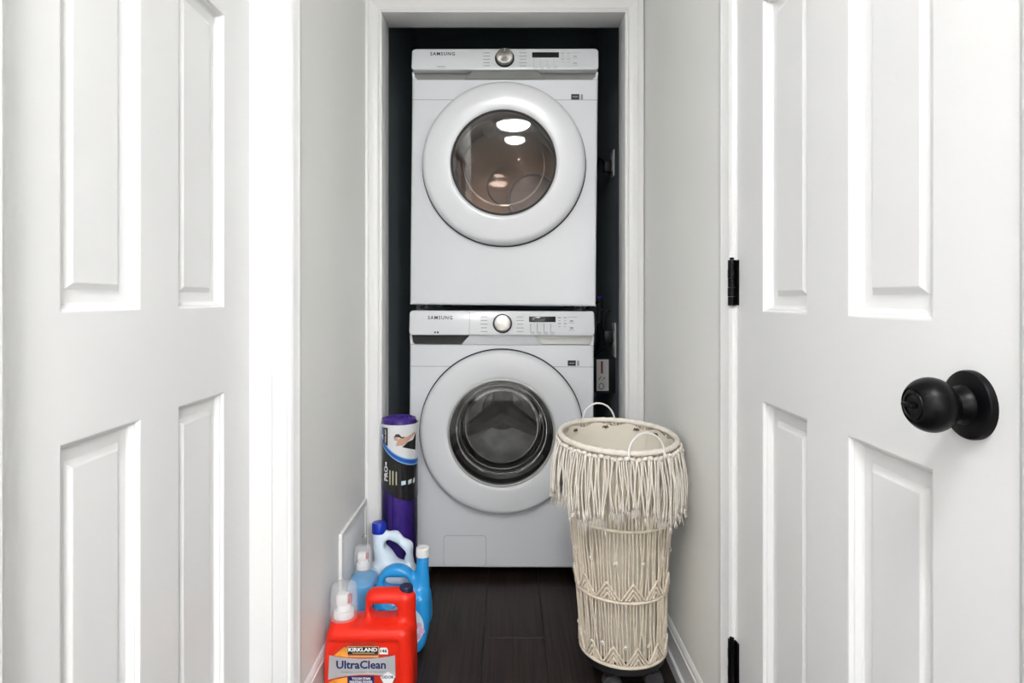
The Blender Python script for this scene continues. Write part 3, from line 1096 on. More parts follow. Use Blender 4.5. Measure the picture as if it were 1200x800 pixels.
for i in range(nsl):
    y = -vy + fr + (2 * vy - 2 * fr) * (i + 0.5) / nsl
    if me is None:
        o = finish('louver_slat', bm, M['ventwhite'], vent)
        me = o.data
    else:
        o = link('louver_slat', me, None, vent)
    o.location = (0.0052, y, 0)
bm = bmesh.new()
box(bm, 0.008, 0.020, 0.098, 0.104, -0.02, 0.012, bevel=0.001)
box(bm, 0.0075, 0.014, 0.092, 0.110, 0.008, 0.014, bevel=0.001)
finish('damper_lever', bm, M['silver'], vent, 40)


# ------------------------------------------------------------------ outlets and cords in the closet
def outlet(label, y, z, h, w):
    o = thing('outlet', label, 'outlet', (XR, y, z))
    boxobj('cover_plate', (-0.0065, 0, -w / 2, w / 2, -h / 2, h / 2), M['plate'], o, bevel=0.002)
    for dzz in (-0.02, 0.02):
        boxobj('socket', (-0.0085, -0.006, -0.016, 0.016, dzz - 0.014, dzz + 0.014), M['plate'], o, bevel=0.002)
    return o


outlet('white outlet plate on the grey wall beside the dryer door', 2.78, 1.636, 0.118, 0.075)
outlet('white outlet plate on the grey wall beside the washer console', 2.74, 0.855, 0.150, 0.075)
pc = thing('power_cord', 'black plug and cord in the upper outlet beside the dryer', 'power cord', (XR - 0.0085, 2.78, 1.630))
bm = bmesh.new()
box(bm, -0.034, 0, -0.018, 0.018, -0.030, 0.022, bevel=0.006)
finish('plug', bm, M['blackplastic'], pc, 40)
bm = bmesh.new()
tube(bm, [(-0.03, 0, 0.0), (-0.040, 0.02, 0.03), (-0.045, 0.06, 0.05), (-0.05, 0.14, 0.0), (-0.05, 0.22, -0.12), (-0.045, 0.28, -0.4), (-0.04, 0.30, -0.62)], 0.006, 8)
finish('cord', bm, M['blackplastic'], pc, 60)
pc2 = thing('power_cord', 'black plug and looped cord in the lower outlet beside the washer console', 'power cord', (XR - 0.0085, 2.74, 0.855))
bm = bmesh.new()
box(bm, -0.040, 0, -0.022, 0.022, -0.012, 0.04, bevel=0.006)
finish('plug', bm, M['blackplastic'], pc2, 40)
bm = bmesh.new()
tube(bm, [(-0.03, 0, 0.0), (-0.035, 0.0, -0.04), (-0.06, 0.03, -0.060), (-0.09, 0.06, -0.068), (-0.128, 0.085, -0.065)], 0.006, 8)
tube(bm, [(-0.035, 0.0, 0.03), (-0.045, -0.01, 0.08), (-0.035, -0.005, 0.14), (-0.050, 0.005, 0.17), (-0.080, 0.03, 0.16), (-0.128, 0.07, 0.12)], 0.006, 8)
finish('cord', bm, M['blackplastic'], pc2, 60)
vb = thing('supply_valve', 'dark water valve with a blue handle above the lower outlet', 'valve', (XR, 2.865, 0.985))
bm = bmesh.new()
tube(bm, [(0, 0, 0), (-0.045, 0, 0), (-0.05, 0, -0.02), (-0.05, 0, -0.06)], 0.011, 10)
tube(bm, [(-0.05, 0, -0.02), (-0.05, 0, 0.05)], [0.009, 0.012], 10)
finish('valve_body', bm, M['rubber'], vb, 50)
bm = bmesh.new()
box(bm, -0.062, -0.038, -0.012, 0.012, 0.05, 0.064, bevel=0.003)
finish('valve_handle', bm, M['bluecap'], vb, 40)
bm = bmesh.new()
tube(bm, [(-0.05, 0, -0.06), (-0.05, 0.02, -0.14), (-0.055, 0.1, -0.22), (-0.06, 0.3, -0.25)], 0.010, 10)
finish('hose', bm, M['blackplastic'], vb, 50)
sb = thing('junction_box', 'black wall box with a white printed warning sticker below the lower outlet', 'box', (XR, 2.75, 0.70))
boxobj('box_body', (-0.088, 0, -0.03, 0.03, -0.078, 0.072), M['blackplastic'], sb, bevel=0.003)
st = boxobj('sticker', (-0.083, -0.030, -0.0308, -0.0299, -0.068, 0.070), M['plate'], sb)
st['label'] = 'white warning sticker with a dark red bar'
boxobj('sticker_bar', (-0.064, -0.055, -0.0314, -0.0305, 0.008, 0.062), M['tagred'], st)
bm = bmesh.new()
tube(bm, [(-0.062 + 0.011 * math.cos(a), -0.0312, -0.048 + 0.013 * math.sin(a)) for a in np.linspace(0, 2 * PI, 12, endpoint=False)], 0.0012, 4, closed=True)
tube(bm, [(-0.075, -0.0312, -0.02), (-0.062, -0.0312, -0.005)], 0.0012, 4)
tube(bm, [(-0.055, -0.0312, -0.018), (-0.045, -0.0312, -0.008)], 0.0012, 4)
finish('sticker_pictogram', bm, M['ink'], st)


# ------------------------------------------------------------------ purple exercise mat
mat_o = thing('exercise_mat', 'purple rolled exercise mat in a printed sleeve standing by the closet jamb', 'exercise mat', (-0.3715, 2.117, 0), (0, 0, 0))
MR, MH = 0.0600, 0.634
bm = bmesh.new()
turns, segs = 7.6, 30
tot = int(turns * segs)
r_in = 0.010
pitch = (MR - r_in) / turns
inn, outv = [], []
for i in range(tot + 1):
    a = 2 * PI * i / segs + 0.7
    rr = r_in + (MR - r_in) * i / tot
    th = pitch * 0.9
    rr2 = rr - th
    wob = 0.0025 * math.sin(a * 0.5 + 1) * (1 if i < tot - segs else 0)
    top = MH - 0.004 + wob
    inn.append((bm.verts.new((rr2 * math.cos(a), rr2 * math.sin(a), 0)), bm.verts.new((rr2 * math.cos(a), rr2 * math.sin(a), top))))
    outv.append((bm.verts.new((rr * math.cos(a), rr * math.sin(a), 0)), bm.verts.new((rr * math.cos(a), rr * math.sin(a), top)),))
for i in range(tot):
    bm.faces.new((outv[i][0], outv[i + 1][0], outv[i + 1][1], outv[i][1]))
    bm.faces.new((inn[i][0], inn[i][1], inn[i + 1][1], inn[i + 1][0]))
    bm.faces.new((outv[i][1], outv[i + 1][1], inn[i + 1][1], inn[i][1])).material_index = 1
    bm.faces.new((outv[i][0], inn[i][0], inn[i + 1][0], outv[i + 1][0]))
for i in (0, tot):
    bm.faces.new((outv[i][0], outv[i][1], inn[i][1], inn[i][0]))
finish('foam_roll', bm, [M['purple'], M['purple_top']], mat_o, 45)
# clear sleeve with wrinkles
bm = bmesh.new()
ns, nz = 48, 26
rings = []
rnd = random.Random(5)
ph = [rnd.random() * 6 for _ in range(6)]
for j in range(nz + 1):
    z = 0.002 + (MH - 0.012) * j / nz
    ring = []
    for i in range(ns):
        a = 2 * PI * i / ns
        rr = MR + 0.0011 + 0.0005 * math.sin(3 * a + ph[0] + 20 * z) + 0.0004 * math.sin(7 * a - 33 * z + ph[1])
        if j == nz:
            rr -= 0.004
        ring.append(bm.verts.new((rr * math.cos(a), rr * math.sin(a), z)))
    rings.append(ring)
for a, b in zip(rings, rings[1:]):
    for i in range(ns):
        j = (i + 1) % ns
        bm.faces.new((a[i], a[j], b[j], b[i]))
slv = finish('clear_sleeve', bm, clear_mat('clear_film', (0.97, 0.97, 0.97), 1.35, 0.08), mat_o, 180)
LR = MR + 0.0022


def cyl_pt(u, z, rr=LR):
    """u = arc length from the line that faces the camera (front, -y)."""
    a = -PI / 2 + u / LR
    return (rr * math.cos(a), rr * math.sin(a), z)


def band(name, f_lo, f_hi, mt, parent, rr=LR, u0=-0.135, u1=0.135, n=40):
    bm = bmesh.new()
    A, B, A2, B2 = [], [], [], []
    for i in range(n + 1):
        u = u0 + (u1 - u0) * i / n
        zl, zh = f_lo(u), f_hi(u)
        A.append(bm.verts.new(cyl_pt(u, zl, rr)))
        B.append(bm.verts.new(cyl_pt(u, zh, rr)))
    for i in range(n):
        bm.faces.new((A[i], A[i + 1], B[i + 1], B[i]))
    return finish(name, bm, mt, parent, 180)


def z_at(y):
    return CAM_Z - (y - 350) / (F_PX / (2.117 - 0.05))


# profile of the swoosh: low on the right, rising on the left
def swoosh(u):
    t = (u + 0.085) / 0.17
    return z_at(505) + (z_at(541) - z_at(505)) * max(0, min(1.15, 1 - max(0, 1 - t) ** 2.2)) + (0.16 * (-0.085 - u) if u < -0.085 else 0)


def lab_bottom(u):
    t = (u + 0.085) / 0.17
    return z_at(552) + (z_at(587) - z_at(552)) * max(0, 1 - abs(1 - t - 0.12) ** 2.0) if t < 0.9 else z_at(587) + 0.18 * max(0, u - 0.07)


ztop = lambda u: z_at(497.5)
slip = band('paper_label', lambda u: min(swoosh(u) + 0.006, ztop(u) - 0.001), ztop, M['wrap_white'], mat_o)
slip['label'] = 'white and black printed paper label'
band('label_blue_stripe', lambda u: min(swoosh(u) - 0.011, ztop(u) - 0.002), lambda u: min(swoosh(u) + 0.002, ztop(u) - 0.0015), M['wrap_blue'], slip)
band('label_sky_stripe', lambda u: min(swoosh(u) + 0.002, ztop(u) - 0.0015), lambda u: min(swoosh(u) + 0.006, ztop(u) - 0.001), M['wrap_sky'], slip)
band('label_sky_stripe', lambda u: min(swoosh(u) - 0.015, ztop(u) - 0.003), lambda u: min(swoosh(u) - 0.011, ztop(u) - 0.002), M['wrap_sky'], slip)
band('label_black_field', lab_bottom, lambda u: min(swoosh(u) - 0.015, ztop(u) - 0.003), M['wrap_black'], slip)


def bend(me, u0, z0, rot=0.0, rr=LR + 0.0006):
    c, s = math.cos(rot), math.sin(rot)
    for v in me.vertices:
        x, z = v.co.x, v.co.z
        x, z = x * c - z * s, x * s + z * c
        v.co = Vector(cyl_pt(u0 + x, z0 + z, rr))
    me.update()
    return me


def patch(name, pts, mt, rr=LR + 0.0004, sub=1):
    """Flat printed shape (u, z) bent on the label; built as a fan of thin quads along u."""
    bm = bmesh.new()
    vs = [bm.verts.new((u, 0, z)) for u, z in pts]
    bm.faces.new(vs)
    u_lo, u_hi = min(p[0] for p in pts), max(p[0] for p in pts)
    k = int((u_hi - u_lo) / 0.006)
    for i in range(1, k + 1):
        u = u_lo + (u_hi - u_lo) * i / (k + 1)
        bmesh.ops.bisect_plane(bm, geom=bm.verts[:] + bm.edges[:] + bm.faces[:], plane_co=(u, 0, 0), plane_no=(1, 0, 0))
    for v in bm.verts:
        v.co = Vector(cyl_pt(v.co.x, v.co.z, rr))
    return finish(name, bm, mt, slip)


def UU(x):  # picture column on the roll -> arc length
    t = max(-0.99, min(0.99, (x - 468.6) / 21.3))
    return math.asin(t) * LR


ZZ = z_at
# YOGA MAT box
patch('label_text_box', [(UU(452.5), ZZ(518)), (UU(458.5), ZZ(522.5)), (UU(458.5), ZZ(501)), (UU(452.5), ZZ(501))], M['wrap_black'])
patch('label_text_bar', [(UU(450.2), ZZ(510)), (UU(452.2), ZZ(510)), (UU(452.2), ZZ(501)), (UU(450.2), ZZ(501))], M['wrap_blue'])
link('label_lettering', bend(text_mesh('YOGA MAT', width=0.046, height=0.0072, bold=0.02), UU(455.6), ZZ(511.0), PI / 2), M['lab_white'], slip)
# printed figure stretching: dark clothes, skin, hair
patch('figure_clothes', [(UU(475), ZZ(523)), (UU(488.2), ZZ(529)), (UU(488.6), ZZ(508)), (UU(486), ZZ(516)), (UU(481), ZZ(517.5))], M['wrap_black'])
patch('figure_skin', [(UU(468), ZZ(521.5)), (UU(476), ZZ(521)), (UU(482), ZZ(516)), (UU(488), ZZ(509)), (UU(487.5), ZZ(506.5)), (UU(480), ZZ(511.5)), (UU(474), ZZ(511)), (UU(470), ZZ(515))], M['skin'], LR + 0.0003)
patch('figure_hair', [(UU(465.5), ZZ(512)), (UU(468), ZZ(507.8)), (UU(471.5), ZZ(507.5)), (UU(474.5), ZZ(511)), (UU(478), ZZ(511.5)), (UU(476), ZZ(513)), (UU(471), ZZ(511.3)), (UU(468), ZZ(511))], M['hairink'], LR + 0.0006)
patch('figure_skin', [(UU(465.5), ZZ(512)), (UU(468), ZZ(511)), (UU(471), ZZ(512)), (UU(470), ZZ(515.5)), (UU(466.5), ZZ(515))], M['skin'], LR + 0.0005)
# PRO lettering, small text columns, icons
link('label_lettering', bend(text_mesh('PRO', width=0.050, height=0.0165, bold=0.03), UU(456.2), ZZ(554.5), PI / 2), M['lab_white'], slip)
patch('label_mark', [(UU(455.6), ZZ(545.5)), (UU(456.8), ZZ(545.5)), (UU(457.1), ZZ(541)), (UU(455.3), ZZ(541))], M['lab_white'])
for x, ya, yb in ((461.2, 550.0, 567), (464.7, 550.5, 567), (468.6, 551.5, 567)):
    patch('label_small_print', [(UU(x - 0.75), ZZ(yb)), (UU(x + 0.75), ZZ(yb)), (UU(x + 0.75), ZZ(ya)), (UU(x - 0.75), ZZ(ya))], M['yellowprint'])
for x, mt in ((476.5, 'lab_paleblue'), (483, 'print_light'), (486.8, 'print_light')):
    hw = 2.3 if x < 480 else (1.7 if x < 485 else 0.8)
    patch('label_icon', [(UU(x - hw), ZZ(567.5)), (UU(x + hw), ZZ(567 - (x - 476) * 0.1)), (UU(x + hw), ZZ(562.5 - (x - 476) * 0.15)), (UU(x - hw), ZZ(562.7))], M[mt])


# ------------------------------------------------------------------ red detergent jug
RJ = thing('detergent_jug', 'red liquid detergent jug with a dispensing cup and navy cap by the baseboard', 'jug', (-0.3590, 1.630, 0), (0, 0, 0))


def f_red(X, Y, Z):
    hw = 0.1145 - 0.010 * np.clip((Z - 0.10) / 0.11, 0, 1) ** 1.5
    body = s_box(X * 0.1145 / hw, Y, Z, (0, 0, 0.0985), 0.1145, 0.056, 0.0985, 0.024)
    # sloping shoulder on the cup side, dropping from the handle
    han = s_box(X, Y, Z, (0.0475, 0.004, 0.185), 0.0645, 0.029, 0.091, 0.028)
    d = smin(body, han, 0.022)
    neck = s_cyl(X, Y, Z, (0.090, 0.004), 0.0215, 0.16, 0.262, 0.006)
    d = smin(d, neck, 0.012)
    spout = s_cyl(X, Y, Z, (-0.071, 0.0), 0.036, 0.15, 0.203, 0.006)
    d = smin(d, spout, 0.012)
    hole = s_box(X, Y, Z, (0.034, 0.0, 0.224), 0.036, 0.2, 0.0185, 0.017)
    d = smax(d, -hole, 0.016)
    # recessed label panel on the front
    lp = s_box(X, Y, Z, (-0.012, -0.060, 0.080), 0.093, 0.0085, 0.088, 0.007)
    d = smax(d, -lp, 0.004)
    return d


sdf_obj('jug_body', f_red, (-0.125, -0.066, -0.008), (0.125, 0.066, 0.290), 0.0028, M['red'], RJ)
LY = -0.0519                                 # label plane, in front of the panel bottom
SR = F_PX / (1.630 + LY)


def LX(px):
    return (px - 596) / SR + 0.3590


def LZ(py):
    return CAM_Z - (py - 350) / SR


def lpatch(name, pts, mt, parent, y=LY, th=0.0003):
    bm = bmesh.new()
    prism(bm, pts, y - th, y)
    return finish(name, bm, mt, parent)


arch = [(LX(383.5), 0.008), (LX(464), 0.008), (LX(464), LZ(775))] + [(LX(384 + 80 * t), LZ(749.5 + 22 * abs(2 * t - 1) ** 2.2)) for t in np.linspace(0.97, 0.03, 14)] + [(LX(383.5), LZ(775))]
lab = lpatch('front_label', arch, M['lab_red'], RJ)
lab['label'] = 'printed front label with a silver band'
lpatch('label_flare', [(LX(391), LZ(768)), (LX(403), LZ(758)), (LX(408), LZ(759)), (LX(408), LZ(770))], M['lab_orange'], lab, LY - 0.0003, 0.0001)
lpatch('label_flare', [(LX(384.5), LZ(800)), (LX(391), LZ(796)), (LX(407), LZ(793)), (LX(407), 0.02), (LX(386), 0.02)], M['lab_orange'], lab, LY - 0.0003, 0.0001)
top = [(LX(386 + 77 * t), LZ(767.5 + 4.0 * (1 - (2 * t - 1) ** 2))) for t in np.linspace(1, 0, 12)]
bot = [(LX(384.5 + 79 * t), LZ(796 - 4.5 * (1 - (2 * t - 1) ** 2) - 2.5 * t)) for t in np.linspace(0, 1, 12)]
lpatch('silver_band', bot + top, M['lab_silver'], lab, LY - 0.0004, 0.0003)
lpatch('gold_line', [(LX(409), LZ(769.8)), (LX(443), LZ(769.8)), (LX(444), LZ(768.2)), (LX(408), LZ(768.2))], M['lab_gold'], lab, LY - 0.0005, 0.0004)
lpatch('brand_box_edge', [(LX(407.0), LZ(767)), (LX(443.8), LZ(767)), (LX(443.8), LZ(757)), (LX(407.0), LZ(757))], M['lab_gold'], lab, LY - 0.0006, 0.0003)
lpatch('brand_box', [(LX(407.6), LZ(766.6)), (LX(443.2), LZ(766.6)), (LX(443.2), LZ(757.5)), (LX(407.6), LZ(757.5))], M['ink'], lab, LY - 0.0009, 0.0003)
lettering('KIRKLAND', M['lab_white'], lab, (LX(425.4), LY - 0.0014, LZ(760.6)), width=0.0735, height=0.0098, bold=0.035)
lpatch('small_print', [(LX(413), LZ(765.2)), (LX(439), LZ(765.2)), (LX(439), LZ(764.4)), (LX(413), LZ(764.4))], M['lab_gold'], lab, LY - 0.0012, 0.0001)
lpatch('count_box', [(LX(444.6), LZ(766)), (LX(454.8), LZ(766.3)), (LX(454.8), LZ(761)), (LX(453), LZ(758.5)), (LX(446), LZ(758.5)), (LX(444.6), LZ(760))], M['lab_white'], lab, LY - 0.0006, 0.0003)
lettering('146', M['ink'], lab, (LX(449.6), LY - 0.0011, LZ(762.2)), width=0.0175, height=0.0085, bold=0.03)
lettering('UltraClean', M['lab_navy'], lab, (LX(423.2), LY - 0.0010, LZ(778.3)), width=0.126, height=0.0212, bold=0.026)
lettering('PREMIUM LAUNDRY DETERGENT', M['print_grey'], lab, (LX(425.5), LY - 0.0010, LZ(787)), width=0.112, height=0.0036, bold=0.02)
lpatch('claim_box', [(LX(408), 0.02), (LX(438.6), 0.02), (LX(438.6), LZ(791.8)), (LX(408), LZ(791.8))], M['lab_navy'], lab, LY - 0.0007, 0.0003)
lettering('TOUGH STAIN', M['lab_white'], lab, (LX(423.3), LY - 0.0012, LZ(794.6)), width=0.047, height=0.0062, bold=0.03)
lettering('FIGHTING POWER', M['lab_white'], lab, (LX(423.3), LY - 0.0012, LZ(798.4)), width=0.058, height=0.0062, bold=0.03)
lpatch('claim_diamond', [(LX(445.8), LZ(792.6)), (LX(455), 0.035), (LX(463), LZ(792.6)), (LX(455), LZ(786.5))], M['lab_white'], lab, LY - 0.0008, 0.0003)
lettering('ODOR', M['lab_navy'], lab, (LX(454.4), LY - 0.0013, LZ(792.8)), width=0.031, height=0.0075, bold=0.03)


def dispenser(parent, x, y, z, rcup, hcup, s=1.0):
    """White push tap under an upturned translucent measuring cup."""
    bm = bmesh.new()
    lathe(bm, [(0, 0), (0.026 * s, 0), (0.026 * s, 0.016 * s), (0.024 * s, 0.019 * s), (0.020 * s, 0.020 * s), (0.018 * s, 0.030 * s), (0.016 * s, 0.034 * s), (0, 0.034 * s)], 32, 'z', (x, y, z))
    tap = finish('tap_collar', bm, M['whitecap'], parent, 35)
    bm = bmesh.new()
    box(bm, x - 0.018 * s, x + 0.012 * s, y - 0.012 * s, y + 0.012 * s, z + 0.032 * s, z + 0.060 * s, bevel=0.004 * s)
    finish('tap_body', bm, M['whitecap'], tap, 40)
    bm = bmesh.new()
    box(bm, x + 0.010 * s, x + 0.021 * s, y - 0.008 * s, y + 0.008 * s, z + 0.036 * s, z + 0.058 * s, bevel=0.003 * s)
    finish('tap_button', bm, M['red_dark'], tap, 40)
    bm = bmesh.new()
    lathe(bm, [(rcup * 1.0, -0.002), (rcup * 1.03, 0.0), (rcup * 0.99, hcup * 0.5), (rcup * 0.95, hcup - 0.010), (rcup * 0.90, hcup - 0.003), (rcup * 0.80, hcup), (0, hcup)], 40, 'z', (x, y, z), closed_ends=False)
    c = finish('measuring_cup', bm, M['frost'], parent, 50)
    c['label'] = 'upturned translucent measuring cup over a white tap'


dispenser(RJ, -0.073, 0.0, 0.2025, 0.0350, 0.086)
bm = bmesh.new()
lathe(bm, [(0, 0.258), (0.0175, 0.258), (0.0178, 0.279), (0.0165, 0.2815), (0, 0.2815)], 32, 'z', (0.090, 0.004, 0))
finish('refill_cap', bm, M['navy'], RJ, 35)

# ------------------------------------------------------------------ blue softener jug
BJ = thing('softener_jug', 'bright blue jug with a ring handle and white screw cap behind the red jug', 'jug', (-0.3130, 1.845, 0), (0, 0, 0))


def f_blue(X, Y, Z):
    hw = 0.072 + 0.010 * np.exp(-((Z - 0.12) / 0.07) ** 2) - 0.010 * np.exp(-(Z / 0.03) ** 2)
    body = s_box(X * 0.08 / hw, Y, Z, (0, 0, 0.090), 0.080, 0.048, 0.090, 0.026)
    # ring handle: upper body rounded like an arch on the wall side
    q = np.sqrt((X + 0.018) ** 2 + ((Z - 0.180) * 0.92) ** 2)
    arch = np.maximum(q - 0.060, np.abs(Y) - 0.024)
    arch = smax(q - 0.062, np.abs(Y) - 0.023, 0.02)
    d = smin(body, arch, 0.02)
    sp = s_cap(X, Y, Z, (0.050, 0, 0.10), (0.058, 0, 0.268), 0.034, 0.016)
    d = smin(d, sp, 0.014)
    d = smax(d, Z - 0.276, 0.002)
    hole = s_box(X, Y, Z, (-0.018, 0, 0.198), 0.036, 0.2, 0.0165, 0.016)
    d = smax(d, -hole, 0.014)
    dish = np.sqrt(((X + 0.018) / 1.0) ** 2 + ((Z - 0.172) / 1.0) ** 2 + ((np.abs(Y) - 0.082) * 0.9) ** 2) - 0.052
    d = smax(d, -dish, 0.006)
    return d


sdf_obj('jug_body', f_blue, (-0.095, -0.06, -0.008), (0.095, 0.06, 0.285), 0.0028, M['blue'], BJ)
bm = bmesh.new()
lathe(bm, [(0, 0.272), (0.0195, 0.272), (0.0200, 0.276), (0.0195, 0.296), (0.018, 0.298), (0, 0.298)], 32, 'z', (0.058, 0, 0))
finish('screw_cap', bm, M['whitecap'], BJ, 35)
bm = bmesh.new()
for i in range(3):
    zz = 0.262 - i * 0.006
    tube(bm, [(0.058 + 0.0172 * math.cos(a), 0.0172 * math.sin(a), zz) for a in np.linspace(0, 2 * PI, 24, endpoint=False)], 0.0011, 5, closed=True)
finish('neck_thread', bm, M['blue'], BJ, 60)
bm = bmesh.new()
lp_ = []
for t in np.linspace(0, 2 * PI, 40, endpoint=False):
    lp_.append((0.008 + 0.060 * math.cos(t), 0.085 + 0.062 * math.sin(t)))
prism(bm, lp_, -0.0492, -0.0484)
bl = finish('front_label', bm, M['lab_paleblue'], BJ)
bl['label'] = 'pale oval label with a pink flower'
bm = bmesh.new()
for k in range(5):
    a = 2 * PI * k / 5
    prism(bm, [(0.050 + 0.012 * math.cos(a) + 0.009 * math.cos(t), 0.075 + 0.016 * math.sin(a) + 0.009 * math.sin(t)) for t in np.linspace(0, 2 * PI, 10, endpoint=False)], -0.0495, -0.0491)
finish('label_flower', bm, M['lab_pink'], bl)

# ------------------------------------------------------------------ clear bottle of blue liquid
CB = thing('dispenser_bottle', 'clear bottle of light blue liquid with a cup-covered tap against the register', 'bottle', (-0.4375, 1.868, 0), (0, 0, 0))


def f_clear(X, Y, Z):
    b = s_box(X, Y, Z, (0, 0, 0.108), 0.0395, 0.062, 0.108, 0.03)
    n = s_cyl(X, Y, Z, (0, 0), 0.026, 0.18, 0.226, 0.004)
    return smin(b, n, 0.02)


sdf_obj('bottle_body', f_clear, (-0.05, -0.07, -0.006), (0.05, 0.07, 0.235), 0.003, M['clearblue'], CB)
sdf_obj('liquid', lambda X, Y, Z: smax(f_clear(X, Y, Z) + 0.003, Z - 0.196, 0.002), (-0.05, -0.07, -0.006), (0.05, 0.07, 0.235), 0.003, M['liquid'], CB)
dispenser(CB, 0.0, 0.0, 0.226, 0.027, 0.066, 0.78)

# ------------------------------------------------------------------ pale jug with blue cap
WJ = thing('bleach_jug', 'pale white jug with a royal blue cap in front of the purple mat', 'jug', (-0.3720, 1.998, 0), (0, 0, 0))


def f_white(X, Y, Z):
    body = s_box(X, Y, Z, (0, 0, 0.092), 0.073, 0.046, 0.092, 0.026)
    cone = s_cap(X, Y, Z, (-0.012, 0, 0.145), (-0.044, 0, 0.275), 0.046, 0.019)
    d = smin(body, cone, 0.03)
    neck = s_cyl(X, Y, Z, (-0.044, 0), 0.0185, 0.23, 0.292, 0.003)
    d = smin(d, neck, 0.008)
    h1 = s_cap(X, Y, Z, (-0.035, 0, 0.276), (0.008, 0, 0.272), 0.0135)
    h2 = s_cap(X, Y, Z, (0.008, 0, 0.272), (0.046, 0, 0.240), 0.0135)
    h3 = s_cap(X, Y, Z, (0.046, 0, 0.240), (0.057, 0, 0.165), 0.0145)
    d = smin(d, smin(h1, smin(h2, h3, 0.022), 0.018), 0.016)
    hole = s_cap(X, Y, Z, (-0.012, 0, 0.247), (0.029, 0, 0.220), 0.0135, 0.0135, ys=0.05)
    d = smax(d, -hole, 0.01)
    return d


sdf_obj('jug_body', f_white, (-0.085, -0.056, -0.008), (0.085, 0.056, 0.300), 0.0028, M['bleach'], WJ)
bm = bmesh.new()
prf = [(0, 0.284), (0.0225, 0.284), (0.0232, 0.287), (0.0228, 0.314), (0.0205, 0.317), (0, 0.317)]
rg = lathe(bm, prf, 40, 'z', (-0.044, 0, 0))
for k in (2, 3):
    for i, v in enumerate(rg[k]):
        if i % 2:
            d = Vector((v.co.x + 0.044, v.co.y, 0)) * 0.03
            v.co -= d
finish('screw_cap', bm, M['bluecap'], WJ, 35)


# ------------------------------------------------------------------ macrame laundry basket
BK = thing('laundry_basket', 'cream macrame laundry basket with fringe on black casters beside the wall', 'basket', (0.312, 1.70, 0))
LEAN = Vector((0.291 - 0.312, 1.655 - 1.70, 0)) / (0.672 - 0.092)
LEV = [(0.070, 0.110), (0.092, 0.1115), (0.269, 0.1190), (0.4625, 0.133), (0.57, 0.145), (0.672, 0.153)]


def b_rad(z):
    for (a, ra), (b, rb) in zip(LEV, LEV[1:]):
        if z <= b:
            return ra + (rb - ra) * (z - a) / (b - a)
    return LEV[-1][1]


def b_pt(a, z, dr=0.0):
    """a = angle, 0 = +x; local coordinates of the basket."""
    r = b_rad(z) + dr
    t = max(0, min(1, (z - 0.092) / 0.58))
    tilt_f = math.tan(math.radians(4.0)) * t ** 1.5
    tilt_r = math.tan(math.radians(0.5 + 1.2 * t))
    x, y = r * math.cos(a), r * math.sin(a)
    c = LEAN * max(0, z - 0.092)
    return Vector((c.x + x, c.y + y, z + y * tilt_f - x * tilt_r))


def ring_obj(name, z, rad, mt, dr=0.0, n=72, lumps=0):
    bm = bmesh.new()
    pts = [b_pt(2 * PI * i / n, z, dr) for i in range(n)]
    rads = [rad * (1 + (0.12 * math.sin(i * 2.4) if lumps else 0)) for i in range(n)]
    tube(bm, pts, rads, 8, closed=True)
    return finish(name, bm, mt, BK, 60)


ring_obj('rim', 0.672, 0.0075, M['cord_white'], 0.0, 90, 1)
ring_obj('hoop', 0.4625, 0.0042, M['cord'], 0.003)
ring_obj('hoop', 0.269, 0.0042, M['cord'], 0.003)
ring_obj('hoop', 0.0925, 0.0048, M['cord'], 0.003)
# cloth liner, hung a little slack between its ties
bm = bmesh.new()
na, nz = 96, 26
for side in (0, 1):
    rings = []
    for j in range(nz + 1):
        t = j / nz
        z = 0.094 + (0.668 - 0.094) * t
        ring = []
        for i in range(na):
            a = 2 * PI * i / na
            wr = 0.0028 * math.sin(9 * a + 4 * t) * (1 - t) + 0.004 * math.sin(5 * a + 9 * t) * math.sin(PI * t)
            sagz = -0.010 * (math.sin(5 * a + 0.4) ** 2) * t ** 6
            ring.append(bm.verts.new(b_pt(a, z + sagz, -0.0085 - 0.012 * min(1, max(0, (0.93 - t) * 6)) - abs(wr) - side * 0.0015)))
        rings.append(ring)
    for p, q in zip(rings, rings[1:]):
        for i in range(na):
            j = (i + 1) % na
            bm.faces.new((p[i], p[j], q[j], q[i]))
    if side == 1:
        bm.faces.new(rings[0])
finish('liner', bm, M['liner'], BK, 180)
for a in (math.radians(138), math.radians(95), math.radians(58), math.radians(32)):
    bm = bmesh.new()
    p = b_pt(a, 0.656, -0.0135)
    lathe(bm, [(0, -0.004), (0.0035, -0.003), (0.0045, 0), (0.0035, 0.003), (0, 0.004)], 10, 'z', p)
    for k in (-1, 1):
        tube(bm, [p, p + Vector((0.006 * k * -math.sin(a), 0.006 * k * math.cos(a), 0.003)), p + Vector((0.008 * k * -math.sin(a), 0.008 * k * math.cos(a), -0.003))], 0.0016, 5)
    finish('liner_tie', bm, M['tie'], BK, 50)


